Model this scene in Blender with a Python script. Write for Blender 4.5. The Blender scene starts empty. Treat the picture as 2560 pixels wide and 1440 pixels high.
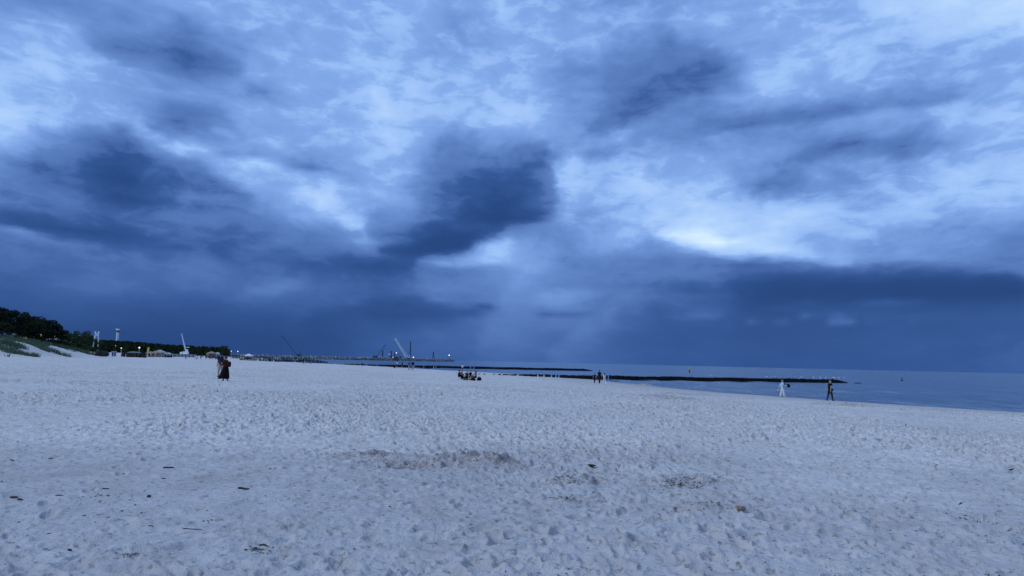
import bpy, bmesh, math, random
import numpy as np
from mathutils import Vector, Matrix

# ------------------------------------------------------------------ camera
SC = bpy.context.scene
F_PX = 2560 * 24.0 / 36.0
CAM = np.array([0.0, 0.0, 2.85])
PITCH, ROLL = math.radians(6.16), math.radians(1.33)
c_f = np.array([0, math.cos(PITCH), math.sin(PITCH)])
_r0 = np.array([1.0, 0, 0]); _u0 = np.array([0, -math.sin(PITCH), math.cos(PITCH)])
c_r = math.cos(ROLL) * _r0 + math.sin(ROLL) * _u0
c_u = math.cos(ROLL) * _u0 - math.sin(ROLL) * _r0
cam_d = bpy.data.cameras.new('camera'); cam = bpy.data.objects.new('camera', cam_d)
SC.collection.objects.link(cam); SC.camera = cam
cam_d.lens = 24.0; cam_d.sensor_width = 36.0; cam_d.clip_start = 0.1; cam_d.clip_end = 80000
cam.matrix_world = Matrix(((c_r[0], c_u[0], -c_f[0], CAM[0]), (c_r[1], c_u[1], -c_f[1], CAM[1]),
                           (c_r[2], c_u[2], -c_f[2], CAM[2]), (0, 0, 0, 1)))

def ray(px, py):
    d = c_f + c_r * ((px - 1280) / F_PX) + c_u * ((720 - py) / F_PX)
    return d / np.linalg.norm(d)
def proj(p):
    v = np.asarray(p, float) - CAM
    zc = v @ c_f
    return 1280 + F_PX * (v @ c_r) / zc, 720 - F_PX * (v @ c_u) / zc
def on_plane(px, py, z=0.0):
    d = ray(px, py); t = (z - CAM[2]) / d[2]
    return CAM + d * t
def azel(px, py):
    d = ray(px, py)
    return math.degrees(math.atan2(d[0], d[1])), math.degrees(math.asin(d[2]))

# ------------------------------------------------------------------ colour management
SC.view_settings.view_transform = 'Standard'; SC.view_settings.look = 'None'
SC.view_settings.gamma = 1.0; SC.view_settings.exposure = 0.0
SC.view_settings.use_curve_mapping = False

# ------------------------------------------------------------------ sky
def lin(c):
    return tuple((x / 255 / 12.92) if x / 255 <= 0.04045 else ((x / 255 + 0.055) / 1.055) ** 2.4 for x in c)

# brightness of the cloud cover, columns every 160 px and rows every 60 px of the photograph
CLOUD = np.array([
 [144,149,152,162,169,164,172,159,166,159,159,159,166,162,184,199,202],
 [154,162,149,144,166,159,174,154,164,166,159,166,164,166,184,192,199],
 [164,174,144,131,154,162,172,162,174,166,144,144,159,174,176,179,169],
 [176,179,154,134,159,164,174,172,166,144,132,126,172,172,174,172,162],
 [184,169,159,149,146,159,182,174,176,149,126,136,169,162,159,164,172],
 [194,166,159,144,159,166,179,176,184,149,136,136,136,139,154,176,179],
 [174,154,119,174,162,159,179,144,144,154,159,142,136,132,134,159,172],
 [144,124,109,119,164,149,169,134,112,154,166,159,139,144,159,174,184],
 [131,128,111,121,151,166,168,120,104,165,182,175,150,165,178,185,185],
 [111,109,113,131,133,161,152,106,100,150,180,195,185,178,180,165,158],
 [112,108,105,110,112,125,152,86,130,150,160,200,190,165,155,140,130],
 [101,103,108,108,105,95,86,100,155,140,130,135,135,130,130,125,130],
 [92,102,105,107,112,107,99,125,140,125,120,100,82,84,84,86,92],
 [79,84,81,79,84,92,84,92,118,128,95,95,80,85,88,88,92],
 [69,69,65,67,67,72,90,102,110,104,85,85,82,85,88,88,92],
 [63,63,61,63,65,72,92,92,100,95,88,88,85,86,88,90,94]], float) / 255
def cloud_at(px, py):
    gx = np.clip(px / 160, 0, 15.999); gy = np.clip(py / 60, 0, 14.999)
    i, j = gx.astype(int), gy.astype(int); u, v = gx - i, gy - j; u = u * u * (3 - 2 * u)
    return ((CLOUD[j, i] * (1 - u) + CLOUD[j, i + 1] * u) * (1 - v)
            + (CLOUD[j + 1, i] * (1 - u) + CLOUD[j + 1, i + 1] * u) * v)

# single clouds and gaps: px, py, half-width px, half-height px, tilt deg (clockwise), amount, inner edge, hard base (-1 under, +1 over, 0 none)
BLOBS = [
 (1235,490,190,80,8,-.10,.2,0), (1290,540,110,38,4,-.07,.2,-1), (1060,602,190,48,-6,-.11,.3,-1), (960,655,260,40,4,-.07,.1,0), (1150,400,120,90,20,-.05,.0,0),
 (1480,330,70,20,-40,-.10,.1,-1), (1560,270,130,32,-38,-.14,.2,-1), (1660,210,150,50,-30,-.10,.0,0), (1800,150,70,28,-5,-.11,.3,-1), (1900,118,60,16,18,-.09,.3,0),
 (1855,225,40,24,-30,-.10,.4,0), (1795,205,55,12,-12,.12,.2,0), (1530,345,70,14,-30,.10,.1,0),
 (420,145,190,44,14,-.17,.2,0), (520,160,90,26,25,-.06,.3,0), (455,115,70,45,30,-.06,.2,0), (670,245,110,15,28,-.16,.3,0), (450,290,95,44,25,-.16,.3,0), (500,340,110,22,28,-.12,.3,0),
 (690,405,170,24,20,-.12,.3,0), (230,380,170,70,24,-.13,.3,0), (300,350,50,40,40,-.10,.4,0), (400,395,200,14,30,.10,.1,0), (620,380,150,26,22,.12,.0,0), (470,490,34,28,10,.24,.2,0), (530,495,52,16,15,.16,.2,0), (590,510,30,8,12,.16,.2,0),
 (270,450,130,20,4,-.09,.2,0), (330,500,170,26,8,-.09,.1,0), (200,590,310,26,13,-.12,.5,-1), (60,580,120,20,14,.10,.2,1), (700,570,200,30,4,-.08,.1,0),
 (830,500,120,26,24,.15,.1,0), (890,560,60,26,20,.20,.2,0), (930,600,50,14,5,.14,.1,0), (960,290,60,40,20,.08,.0,0), (1170,60,28,80,0,-.07,.2,0), (1240,40,12,36,5,.10,.2,0), (1130,110,22,30,-20,.12,.2,0), (970,85,55,15,15,-.12,.2,0),
 (1430,470,40,110,10,.10,.0,0), (1440,400,70,10,-12,.10,.2,1), (1780,596,150,20,7,.13,.1,-1), (1960,628,150,18,7,.10,.1,-1), (1990,545,110,26,-12,.14,.1,0), (1760,590,120,16,8,.10,.2,-1), (2100,655,130,12,4,.10,.1,-1),
 (2200,640,330,20,2,.05,.0,0), (1860,660,200,20,3,-.10,.1,1), (2250,720,430,48,2,-.10,.3,1), (2000,750,190,22,2,-.05,.2,0), (1980,765,95,10,-3,.16,.2,0), (2240,752,120,6,-2,.14,.2,0), (2180,782,180,9,-2,.05,.2,0),
 (2010,796,26,16,0,.17,.4,-1), (2100,802,42,15,0,.20,.4,-1), (1955,805,16,9,0,.13,.3,-1), (1882,804,22,9,0,.13,.3,-1), (1755,785,50,14,0,.12,.3,-1), (2185,802,20,10,-15,.07,.3,0), (2270,810,20,10,0,.05,.3,0), (2410,808,30,5,-12,.05,.2,0),
 (1210,632,140,36,-12,.22,.0,0), (1150,655,120,14,-4,.16,.2,0), (1400,740,110,34,-10,.12,.0,0), (1090,748,36,11,0,.16,.3,0), (1205,770,40,10,-10,-.10,.3,0), (1400,785,70,10,4,-.13,.3,0), (1060,790,180,18,-2,-.06,.2,0), (1480,655,120,26,2,-.07,.1,0), (1630,715,240,18,2,-.09,.1,0),
 (690,720,110,22,-12,.06,.0,0), (600,684,90,8,5,.07,.1,0), (2300,150,150,14,-4,-.07,.2,0), (2480,120,120,24,-10,-.08,.2,1), (2420,215,80,14,0,-.06,.2,0), (2200,270,260,26,-8,-.11,.2,-1), (1900,290,160,26,-6,-.09,.2,-1), (2200,365,190,22,-4,-.08,.2,0), (2050,380,120,18,-14,-.06,.2,0), (1950,450,90,30,-10,-.08,.2,0), (1930,485,14,24,10,.14,.2,0), (2450,560,150,20,-10,-.06,.2,0), (2000,585,60,9,4,-.09,.2,0), (2120,580,90,8,8,.10,.2,0),
]

# cloud edges: points, amount, fade in px on the upper side of the line when it runs to the right (run it leftwards for the lower side)
EDGES = [
 ([(0,556),(110,572),(200,588),(330,600),(430,622),(560,650)], -.07, 55), ([(560,652),(430,626),(330,605),(200,593),(110,577),(0,561)], .05, 45),
 ([(1150,535),(1230,556),(1310,556),(1385,535),(1390,500),(1380,430),(1360,380)], -.08, 85), ([(1380,380),(1394,430),(1402,500),(1396,540),(1310,566),(1230,566)], .035, 60),
 ([(905,590),(960,622),(1040,640),(1140,626),(1200,602),(1250,585)], -.10, 70), ([(1260,590),(1205,608),(1145,633),(1060,652)], .13, 42), ([(940,612),(905,575),(860,545),(800,505)], .09, 30),
 ([(1110,330),(1200,318),(1300,330),(1370,372)][::-1], -.05, 80),
 ([(220,118),(290,140),(340,168),(450,186),(540,178),(592,182)], -.10, 45), ([(592,186),(540,184),(450,192),(340,175),(270,145)], .05, 32), ([(595,178),(560,140),(520,110),(482,62)], -.08, 60),
 ([(365,288),(420,345),(500,357),(560,392),(640,398)], -.09, 42), ([(640,404),(560,398),(500,364),(420,352),(350,310)], .08, 48), ([(600,345),(530,285),(490,268),(430,262)], -.06, 40),
 ([(610,480),(540,460),(470,412),(400,395),(340,350),(310,316),(250,330),(150,320),(90,328)], -.075, 95), ([(100,318),(150,312),(250,322),(310,308),(350,345),(405,388),(475,405),(545,452)], .05, 32),
 ([(0,470),(120,468),(260,480),(420,500),(520,515)], -.05, 40), ([(60,405),(150,395),(260,410),(330,440)][::-1], -.05, 50),
 ([(600,215),(640,240),(700,262),(770,285)], -.05, 22), ([(640,395),(720,418),(800,428),(880,455)], -.07, 26), ([(890,462),(800,436),(720,426),(640,404)], .05, 40),
 ([(1480,335),(1540,312),(1600,290),(1660,262),(1720,232),(1790,212)], -.11, 65), ([(1795,216),(1725,238),(1665,270),(1605,298),(1545,320)], .08, 42),
 ([(1858,190),(1850,150),(1800,125),(1730,120),(1690,108),(1640,60)], -.07, 70), ([(1800,210),(1850,205),(1880,190)], -.06, 25),
 ([(1760,322),(1880,312),(1990,300),(2130,286),(2250,272),(2350,262),(2400,245)], -.09, 48), ([(2400,250),(2350,268),(2250,278),(2130,293),(1990,308)], .05, 36),
 ([(1980,398),(2060,386),(2120,371),(2200,370),(2260,386),(2400,392)], -.07, 42), ([(1830,455),(1900,480),(1960,490),(2010,470)], -.06, 45),
 ([(1640,586),(1700,608),(1780,628),(1850,637),(1900,632),(2000,646),(2110,656)], .15, 26), ([(2560,692),(2300,670),(2110,660),(2000,650),(1900,636),(1850,642),(1780,634),(1700,614),(1640,592)], -.09, 46),
 ([(2560,698),(2350,690),(2200,686),(2000,690),(1850,704)], -.045, 80), ([(1930,520),(1990,512),(2080,505)][::-1], .06, 40),
 ([(1385,416),(1440,402),(1520,398),(1600,412)], -.05, 40), ([(1600,416),(1520,403),(1440,407),(1388,424)], .08, 60),
 ([(2560,84),(2450,92),(2330,107),(2200,122)], -.07, 50), ([(2240,175),(2330,160),(2420,180),(2480,170)], -.05, 34),
 ([(1110,0),(1120,60),(1160,130),(1185,140)], -.05, 40), ([(1235,0),(1250,40),(1248,90)], .06, 16), ([(1490,20),(1560,50),(1630,100)], .05, 20), ([(950,200),(930,235),(960,290)], .06, 26),
 ([(1250,772),(1205,766),(1170,775)], -.05, 14), ([(1490,792),(1420,782),(1350,778)], -.05, 14), ([(780,790),(880,770),(960,755),(1060,748),(1110,752)][::-1], -.05, 40),
 ([(740,700),(680,720),(600,735)], .04, 30), ([(1300,690),(1250,760),(1200,850)], .04, 90), ([(1560,740),(1480,800),(1380,880)], .05, 120)]
def edge_at(px, py, E):
    pts, amt, wd = E; best = np.full(px.shape, 1e9); out = np.zeros(px.shape)
    for k in range(len(pts) - 1):
        (ax, ay), (bx, by) = pts[k], pts[k + 1]; dx, dy = bx - ax, by - ay; l = math.hypot(dx, dy)
        t = ((px - ax) * dx + (py - ay) * dy) / (l * l); tc_ = np.clip(t, 0, 1)
        d = np.hypot(px - ax - tc_ * dx, py - ay - tc_ * dy); pos = ((px - ax) * dy - (py - ay) * dx) >= 0
        over = (np.maximum(t - 1, 0) if k == len(pts) - 2 else 0) + (np.maximum(-t, 0) if k == 0 else 0)
        v = np.where(pos, np.exp(-(d / wd) ** 1.3), np.exp(-(d / 9) ** 2)) * np.exp(-(over * l / 28) ** 2)
        m = d < best; best = np.where(m, d, best); out = np.where(m, v, out)
    return amt * out

def blob_at(px, py, B):
    (bx, by, hw, hh, tilt, amt, inner, hard) = B
    t = math.radians(tilt); dx, dy = px - bx, py - by
    u = (dx * math.cos(t) + dy * math.sin(t)) / (hw * 1.2); v = (-dx * math.sin(t) + dy * math.cos(t)) / (hh * 1.2)
    st = lambda e: (lambda k: k * k * (3 - 2 * k))(np.clip(e, 0, 1))
    w = amt * st((1 - np.hypot(u, v)) / (1 - inner))
    if hard < 0: w *= st((.60 - v) / .3)
    if hard > 0: w *= st((v + .60) / .3)
    return w
QUART = [(-40, -20), (-20, 0), (0, 20), (20, 40)]
ROWS = list(np.linspace(0, 9.6, 20)) + list(np.linspace(10.15, 31, 36))
AZG = np.radians(np.concatenate([np.linspace(a, b, 32) for a, b in QUART])); ELG = np.radians(np.array(ROWS))
_A, _E = np.meshgrid(AZG, ELG, indexing='ij')
_D = np.stack([np.cos(_E) * np.sin(_A), np.cos(_E) * np.cos(_A), np.sin(_E)], -1)
_X = 1280 + F_PX * (_D @ c_r) / (_D @ c_f); _Y = 720 - F_PX * (_D @ c_u) / (_D @ c_f)
_W = np.interp(_Y, [240, 470], [.45, 1.0])
SKYG = np.clip(cloud_at(_X, _Y) + .46 * _W * sum(blob_at(_X, _Y, b) for b in BLOBS) + .90 * np.interp(_Y, [240, 470], [.62, 1.0]) * sum(edge_at(_X, _Y, b) for b in EDGES), .1, .97)
W = bpy.data.worlds.new('World'); SC.world = W; W.use_nodes = True
NT = W.node_tree; NT.nodes.clear()
RAMPS = {}
for k in range(0, 56, 4):
    for s_i in range(4):
        r = NT.nodes.new('ShaderNodeValToRGB'); cr = r.color_ramp; cr.interpolation = 'LINEAR'
        for i in range(32):
            s = cr.elements[0] if i == 0 else (cr.elements[len(cr.elements) - 1] if i == 31 else cr.elements.new(i / 31))
            s.color = SKYG[s_i * 32 + i, k:k + 4]
        RAMPS[k, s_i] = r
def N(t, **kw):
    n = NT.nodes.new(t)
    for k, v in kw.items(): setattr(n, k, v)
    return n
def L(a, b): NT.links.new(a, b)
def M(op, a, b=None, c=None, clamp=False):
    n = N('ShaderNodeMath', operation=op, use_clamp=clamp)
    for i, v in enumerate((a, b, c)):
        if v is None: continue
        if isinstance(v, (int, float)): n.inputs[i].default_value = v
        else: L(v, n.inputs[i])
    return n.outputs[0]
def MR(v, a, b, c=0.0, d=1.0, smooth=True):
    n = N('ShaderNodeMapRange', interpolation_type='SMOOTHSTEP' if smooth else 'LINEAR')
    L(v, n.inputs[0])
    for i, x in enumerate((a, b, c, d)): n.inputs[i + 1].default_value = x
    return n.outputs[0]
def XYZ(x, y, z=0.0):
    n = N('ShaderNodeCombineXYZ')
    for i, v in enumerate((x, y, z)):
        if isinstance(v, (int, float)): n.inputs[i].default_value = v
        else: L(v, n.inputs[i])
    return n.outputs[0]
def NOISE(vec, scale, detail=5, rough=.55, dist=0.0):
    n = N('ShaderNodeTexNoise'); L(vec, n.inputs['Vector'])
    n.inputs['Scale'].default_value = scale; n.inputs['Detail'].default_value = detail
    n.inputs['Roughness'].default_value = rough; n.inputs['Distortion'].default_value = dist
    return n
tc = N('ShaderNodeTexCoord'); sp = N('ShaderNodeSeparateXYZ'); L(tc.outputs['Generated'], sp.inputs[0])
X, Y, Z = sp.outputs
az = M('MULTIPLY', M('ARCTAN2', X, Y), 57.29578)
hyp = M('SQRT', M('ADD', M('MULTIPLY', X, X), M('MULTIPLY', Y, Y)))
el = M('MULTIPLY', M('ARCTAN2', Z, hyp), 57.29578)
zp = M('ADD', M('MAXIMUM', Z, 0.0), 0.17)
q = XYZ(M('DIVIDE', X, zp), M('MULTIPLY', M('DIVIDE', Y, zp), 0.7), 0.0)      # the cloud deck seen as a sheet overhead
near_h = MR(el, 1.0, 14.0, 0.22, 1.0)
P0 = XYZ(az, el)
wv = XYZ(M('MULTIPLY', az, 0.10), M('MULTIPLY', el, 0.22), 0.0)
def warp(p, n, ax, ay):
    s = N('ShaderNodeSeparateColor'); L(n.outputs['Color'], s.inputs[0])
    dx = M('MULTIPLY', M('MULTIPLY', M('SUBTRACT', s.outputs[0], 0.5), ax), near_h)
    dy = M('MULTIPLY', M('MULTIPLY', M('SUBTRACT', s.outputs[1], 0.5), ay), near_h)
    v = N('ShaderNodeVectorMath', operation='ADD'); L(p, v.inputs[0]); L(XYZ(dx, dy), v.inputs[1])
    return v.outputs[0]
P2 = warp(warp(P0, NOISE(wv, 1.6, 7, .60), 2.6, 1.25), NOISE(q, 4.5, 6, .64), 1.7, .95)
s2 = N('ShaderNodeSeparateXYZ'); L(P2, s2.inputs[0])
azw, elw = s2.outputs[0], s2.outputs[1]
t4 = [M('MULTIPLY_ADD', azw, 1 / 20, -a / 20, clamp=True) for a, b in QUART]
past = [M('GREATER_THAN', azw, float(a)) for a, b in QUART[1:]]
acc = None
for k in range(0, 56, 4):
    cur = None
    for s_i, (qa, qb) in enumerate(QUART):
        r = RAMPS[k, s_i]
        L(t4[s_i] if acc is None else M('MULTIPLY_ADD', acc, 1e-7, t4[s_i]), r.inputs[0])     # the tiny term only fixes the order of evaluation
        if cur is None: cur = (r.outputs[0], r.outputs[1]); continue
        mc = N('ShaderNodeMix', data_type='RGBA'); L(past[s_i - 1], mc.inputs[0]); L(cur[0], mc.inputs[6]); L(r.outputs[0], mc.inputs[7])
        ma = N('ShaderNodeMix', data_type='FLOAT'); L(past[s_i - 1], ma.inputs[0]); L(cur[1], ma.inputs[2]); L(r.outputs[1], ma.inputs[3])
        cur = (mc.outputs[2], ma.outputs[0])
    s = N('ShaderNodeSeparateColor'); L(cur[0], s.inputs[0])
    for j, o in enumerate([*s.outputs, cur[1]]):
        if acc is None: acc = o; continue
        mx = N('ShaderNodeMix', data_type='FLOAT'); L(MR(elw, ROWS[k + j - 1], ROWS[k + j], smooth=False), mx.inputs[0])
        L(acc, mx.inputs[2]); L(o, mx.inputs[3]); acc = mx.outputs[0]
# outside the picture: the same deck of cloud goes on
n_gen = NOISE(q, 1.1, 6, .55)
gen = M('ADD', MR(el, -2, 22, .50, .61), M('MULTIPLY', M('SUBTRACT', n_gen.outputs[0], .5), .45))
outm = M('MAXIMUM', MR(M('ABSOLUTE', az), 37, 52), MR(el, 29, 40))
mx = N('ShaderNodeMix', data_type='FLOAT'); L(outm, mx.inputs[0]); L(acc, mx.inputs[2]); L(gen, mx.inputs[3]); acc = mx.outputs[0]
# wisps
n1 = NOISE(q, 2.2, 8, .60, .35); n2 = NOISE(wv, 3.4, 7, .60, .3)
wis = M('ADD', M('MULTIPLY', M('SUBTRACT', n1.outputs[0], .5), .20), M('MULTIPLY', M('SUBTRACT', n2.outputs[0], .5), .16))
# two decks with ragged edges, along the brighter and the darker contour
e1 = M('MULTIPLY_ADD', MR(M('MULTIPLY_ADD', M('SUBTRACT', n1.outputs[0], .5), .75, acc), .52, .62), .035, -.0175)
e2 = M('MULTIPLY_ADD', MR(M('MULTIPLY_ADD', M('SUBTRACT', n2.outputs[0], .5), .60, acc), .385, .47), .03, -.015)
e3 = M('MULTIPLY_ADD', MR(M('MULTIPLY_ADD', M('SUBTRACT', n2.outputs[0], .5), .55, acc), .63, .71), .035, -.015)
flat = M('MULTIPLY', M('SUBTRACT', .49, acc), .14)
acc = M('ADD', acc, M('MULTIPLY', M('ADD', M('ADD', wis, flat), M('ADD', e1, M('ADD', e2, e3))), near_h), clamp=True)
acc = M('SMOOTH_MAX', acc, .27, .09)
ramp = N('ShaderNodeValToRGB'); cr = ramp.color_ramp; L(acc, ramp.inputs[0])
PAL = [(40, (18, 40, 88)), (65, (33, 65, 122)), (88, (52, 88, 150)), (105, (72, 106, 170)), (125, (90, 126, 190)), (145, (110, 148, 213)),
       (165, (131, 170, 233)), (185, (157, 194, 249)), (205, (181, 214, 254)), (235, (220, 243, 255))]
for i, (g, c) in enumerate(PAL):
    s = cr.elements[i] if i < 2 else cr.elements.new(g / 255)
    s.position = g / 255; s.color = (*lin(c), 1)
SUN_AZ, SUN_EL = -112.0, 42.0
sky = N('ShaderNodeTexSky', sky_type='NISHITA'); sky.sun_disc = False
sky.sun_elevation = math.radians(SUN_EL); sky.sun_rotation = math.radians(SUN_AZ)
sc10 = N('ShaderNodeVectorMath', operation='SCALE'); L(ramp.outputs[0], sc10.inputs[0]); sc10.inputs['Scale'].default_value = 10.0
mixc = N('ShaderNodeMix', data_type='RGBA'); mixc.inputs[0].default_value = 0.01      # a little clear sky through the deck
L(sc10.outputs[0], mixc.inputs[6]); L(sky.outputs[0], mixc.inputs[7])
bg = N('ShaderNodeBackground'); bg.inputs[1].default_value = 0.1; L(mixc.outputs[2], bg.inputs[0])
wo = N('ShaderNodeOutputWorld'); L(bg.outputs[0], wo.inputs[0])
W.cycles.sampling_method = 'MANUAL'; W.cycles.sample_map_resolution = 512

# ------------------------------------------------------------------ sun behind the cloud
sun_d = bpy.data.lights.new('sun', 'SUN'); sun_d.energy = 1.5; sun_d.angle = math.radians(10); sun_d.color = (0.72, 0.84, 1.0)
sun = bpy.data.objects.new('sun', sun_d); SC.collection.objects.link(sun)
_a, _e = math.radians(SUN_AZ), math.radians(SUN_EL)
sun.rotation_euler = Vector((math.sin(_a) * math.cos(_e), math.cos(_a) * math.cos(_e), math.sin(_e))).to_track_quat('Z', 'Y').to_euler()

# ------------------------------------------------------------------ helpers
COL = SC.collection
rng = np.random.default_rng(7)
def tag(o, label=None, cat=None, group=None, kind=None):
    if label: o['label'] = label
    if cat: o['category'] = cat
    if group: o['group'] = group
    if kind: o['kind'] = kind
    return o
def empty(name, loc, rz=0.0, label=None, cat=None, group=None):
    o = bpy.data.objects.new(name, None); COL.objects.link(o)
    o.location = loc; o.rotation_euler = (0, 0, rz); o.empty_display_size = .3
    return tag(o, label, cat, group)
def link(name, me, parent=None, loc=None, rot=None, scale=None):
    o = bpy.data.objects.new(name, me); COL.objects.link(o)
    if parent is not None: o.parent = parent
    if loc is not None: o.location = loc
    if rot is not None: o.rotation_euler = rot
    if scale is not None: o.scale = scale if hasattr(scale, '__len__') else (scale,) * 3
    return o
def np_mesh(name, co, faces_flat, loop_tot, mat=None, smooth=False):
    me = bpy.data.meshes.new(name); co = np.asarray(co, np.float32); ff = np.asarray(faces_flat, np.int32).ravel()
    nf = len(ff) // loop_tot
    me.vertices.add(len(co)); me.vertices.foreach_set('co', co.ravel())
    me.loops.add(len(ff)); me.loops.foreach_set('vertex_index', ff)
    me.polygons.add(nf); me.polygons.foreach_set('loop_start', np.arange(nf, dtype=np.int32) * loop_tot)
    if smooth: me.polygons.foreach_set('use_smooth', np.ones(nf, bool))
    me.update(calc_edges=True)
    if mat: me.materials.append(mat)
    return me
class MB:
    """collects simple solids into one mesh"""
    def __init__(s): s.v = []; s.f = []
    def add(s, v, f):
        b = len(s.v); s.v += [tuple(map(float, p)) for p in v]; s.f += [tuple(b + i for i in q) for q in f]; return s
    def box(s, c, d, rz=0.0):
        x, y, z = (k / 2 for k in d); cs, sn = math.cos(rz), math.sin(rz)
        v = []
        for k in (-z, z):
            for (a, b) in ((-x, -y), (x, -y), (x, y), (-x, y)): v.append((c[0] + a * cs - b * sn, c[1] + a * sn + b * cs, c[2] + k))
        return s.add(v, [(3, 2, 1, 0), (4, 5, 6, 7), (0, 1, 5, 4), (1, 2, 6, 5), (2, 3, 7, 6), (3, 0, 4, 7)])
    def tube(s, pts, rad, n=6, cap=True):
        pts = [Vector(p) for p in pts]; rad = rad if hasattr(rad, '__len__') else [rad] * len(pts)
        v = []; f = []
        for i, p in enumerate(pts):
            t = (pts[min(i + 1, len(pts) - 1)] - pts[max(i - 1, 0)]).normalized()
            a = t.orthogonal().normalized() if i == 0 else (a - t * a.dot(t)).normalized()
            b = t.cross(a)
            for k in range(n):
                th = 2 * math.pi * k / n; v.append(p + (a * math.cos(th) + b * math.sin(th)) * rad[i])
        for i in range(len(pts) - 1):
            for k in range(n): f.append((i * n + k, i * n + (k + 1) % n, (i + 1) * n + (k + 1) % n, (i + 1) * n + k))
        if cap: f.append(tuple(range(n - 1, -1, -1))); f.append(tuple((len(pts) - 1) * n + k for k in range(n)))
        return s.add(v, f)
    def lathe(s, prof, n=10, c=(0, 0, 0), sx=1.0, sy=1.0):
        v = []; f = []
        for (r, z) in prof:
            for k in range(n):
                th = 2 * math.pi * k / n; v.append((c[0] + r * math.cos(th) * sx, c[1] + r * math.sin(th) * sy, c[2] + z))
        m = len(prof)
        for i in range(m - 1):
            for k in range(n): f.append((i * n + k, i * n + (k + 1) % n, (i + 1) * n + (k + 1) % n, (i + 1) * n + k))
        f.append(tuple(range(n - 1, -1, -1))); f.append(tuple((m - 1) * n + k for k in range(n)))
        return s.add(v, f)
    def prism(s, outline, y0, y1):
        """outline in x,z pushed along y"""
        n = len(outline); v = [(x, y0, z) for x, z in outline] + [(x, y1, z) for x, z in outline]
        f = [tuple(range(n)), tuple(range(2 * n - 1, n - 1, -1))] + [((k + 1) % n, k, n + k, n + (k + 1) % n) for k in range(n)]
        return s.add(v, f)
    def mesh(s, name, mat, smooth=False):
        me = bpy.data.meshes.new(name); me.from_pydata(s.v, [], s.f); me.materials.append(mat)
        bm = bmesh.new(); bm.from_mesh(me); bmesh.ops.recalc_face_normals(bm, faces=bm.faces); bm.to_mesh(me); bm.free()
        if smooth: me.polygons.foreach_set('use_smooth', np.ones(len(me.polygons), bool))
        return me
    def obj(s, name, mat, parent=None, smooth=False, loc=None, rot=None):
        return link(name, s.mesh(name, mat, smooth), parent, loc, rot)

MATS = {}
def mat(name, col, rough=.8, var=.25, scale=6.0, bump=0.0, metal=0.0, emit=None, es=1.0, spec=None):
    """plain procedural paint / cloth / wood: a noise varies the base colour"""
    if name in MATS: return MATS[name]
    m = bpy.data.materials.new(name); m.use_nodes = True; nt = m.node_tree; b = nt.nodes['Principled BSDF']
    t = nt.nodes.new('ShaderNodeTexCoord'); n = nt.nodes.new('ShaderNodeTexNoise'); n.inputs['Scale'].default_value = scale; n.inputs['Detail'].default_value = 4
    nt.links.new(t.outputs['Object'], n.inputs['Vector'])
    r = nt.nodes.new('ShaderNodeValToRGB'); nt.links.new(n.outputs[0], r.inputs[0])
    r.color_ramp.elements[0].position = .3; r.color_ramp.elements[1].position = .7
    r.color_ramp.elements[0].color = (*[c * (1 - var) for c in col], 1); r.color_ramp.elements[1].color = (*[min(c * (1 + var), 1) for c in col], 1)
    nt.links.new(r.outputs[0], b.inputs['Base Color']); b.inputs['Roughness'].default_value = rough; b.inputs['Metallic'].default_value = metal
    b.inputs['Specular IOR Level'].default_value = spec if spec is not None else (.12 if rough >= .8 else .5)
    if bump:
        bp = nt.nodes.new('ShaderNodeBump'); bp.inputs['Strength'].default_value = bump; bp.inputs['Distance'].default_value = .02
        nt.links.new(n.outputs[0], bp.inputs['Height']); nt.links.new(bp.outputs[0], b.inputs['Normal'])
    if emit:
        b.inputs['Emission Color'].default_value = (*emit, 1); b.inputs['Emission Strength'].default_value = es
    MATS[name] = m; return m

# ------------------------------------------------------------------ lattice noise
def _h(i, j, s):
    n = (i.astype(np.int64) * 374761393 + j.astype(np.int64) * 668265263 + s * 974634777) & 0xffffffff
    n = ((n ^ (n >> 13)) * 1274126177) & 0xffffffff
    return ((n ^ (n >> 16)) & 0xffffff) / float(0xffffff)
def vnoise(x, y, s=0):
    i = np.floor(x); j = np.floor(y); u = x - i; v = y - j; u = u * u * u * (u * (u * 6 - 15) + 10); v = v * v * v * (v * (v * 6 - 15) + 10)
    return (_h(i, j, s) * (1 - u) + _h(i + 1, j, s) * u) * (1 - v) + (_h(i, j + 1, s) * (1 - u) + _h(i + 1, j + 1, s) * u) * v - .5
def fbm(x, y, s=0, o=4, g=.5):
    r = 0; a = 1.0
    for k in range(o):
        r = r + a * vnoise(x, y, s + k); c, d = x * 1.62 + y * 1.18, y * 1.62 - x * 1.18; x, y = c, d; a *= g
    return r
def sstep(t): t = np.clip(t, 0, 1); return t * t * (3 - 2 * t)

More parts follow.
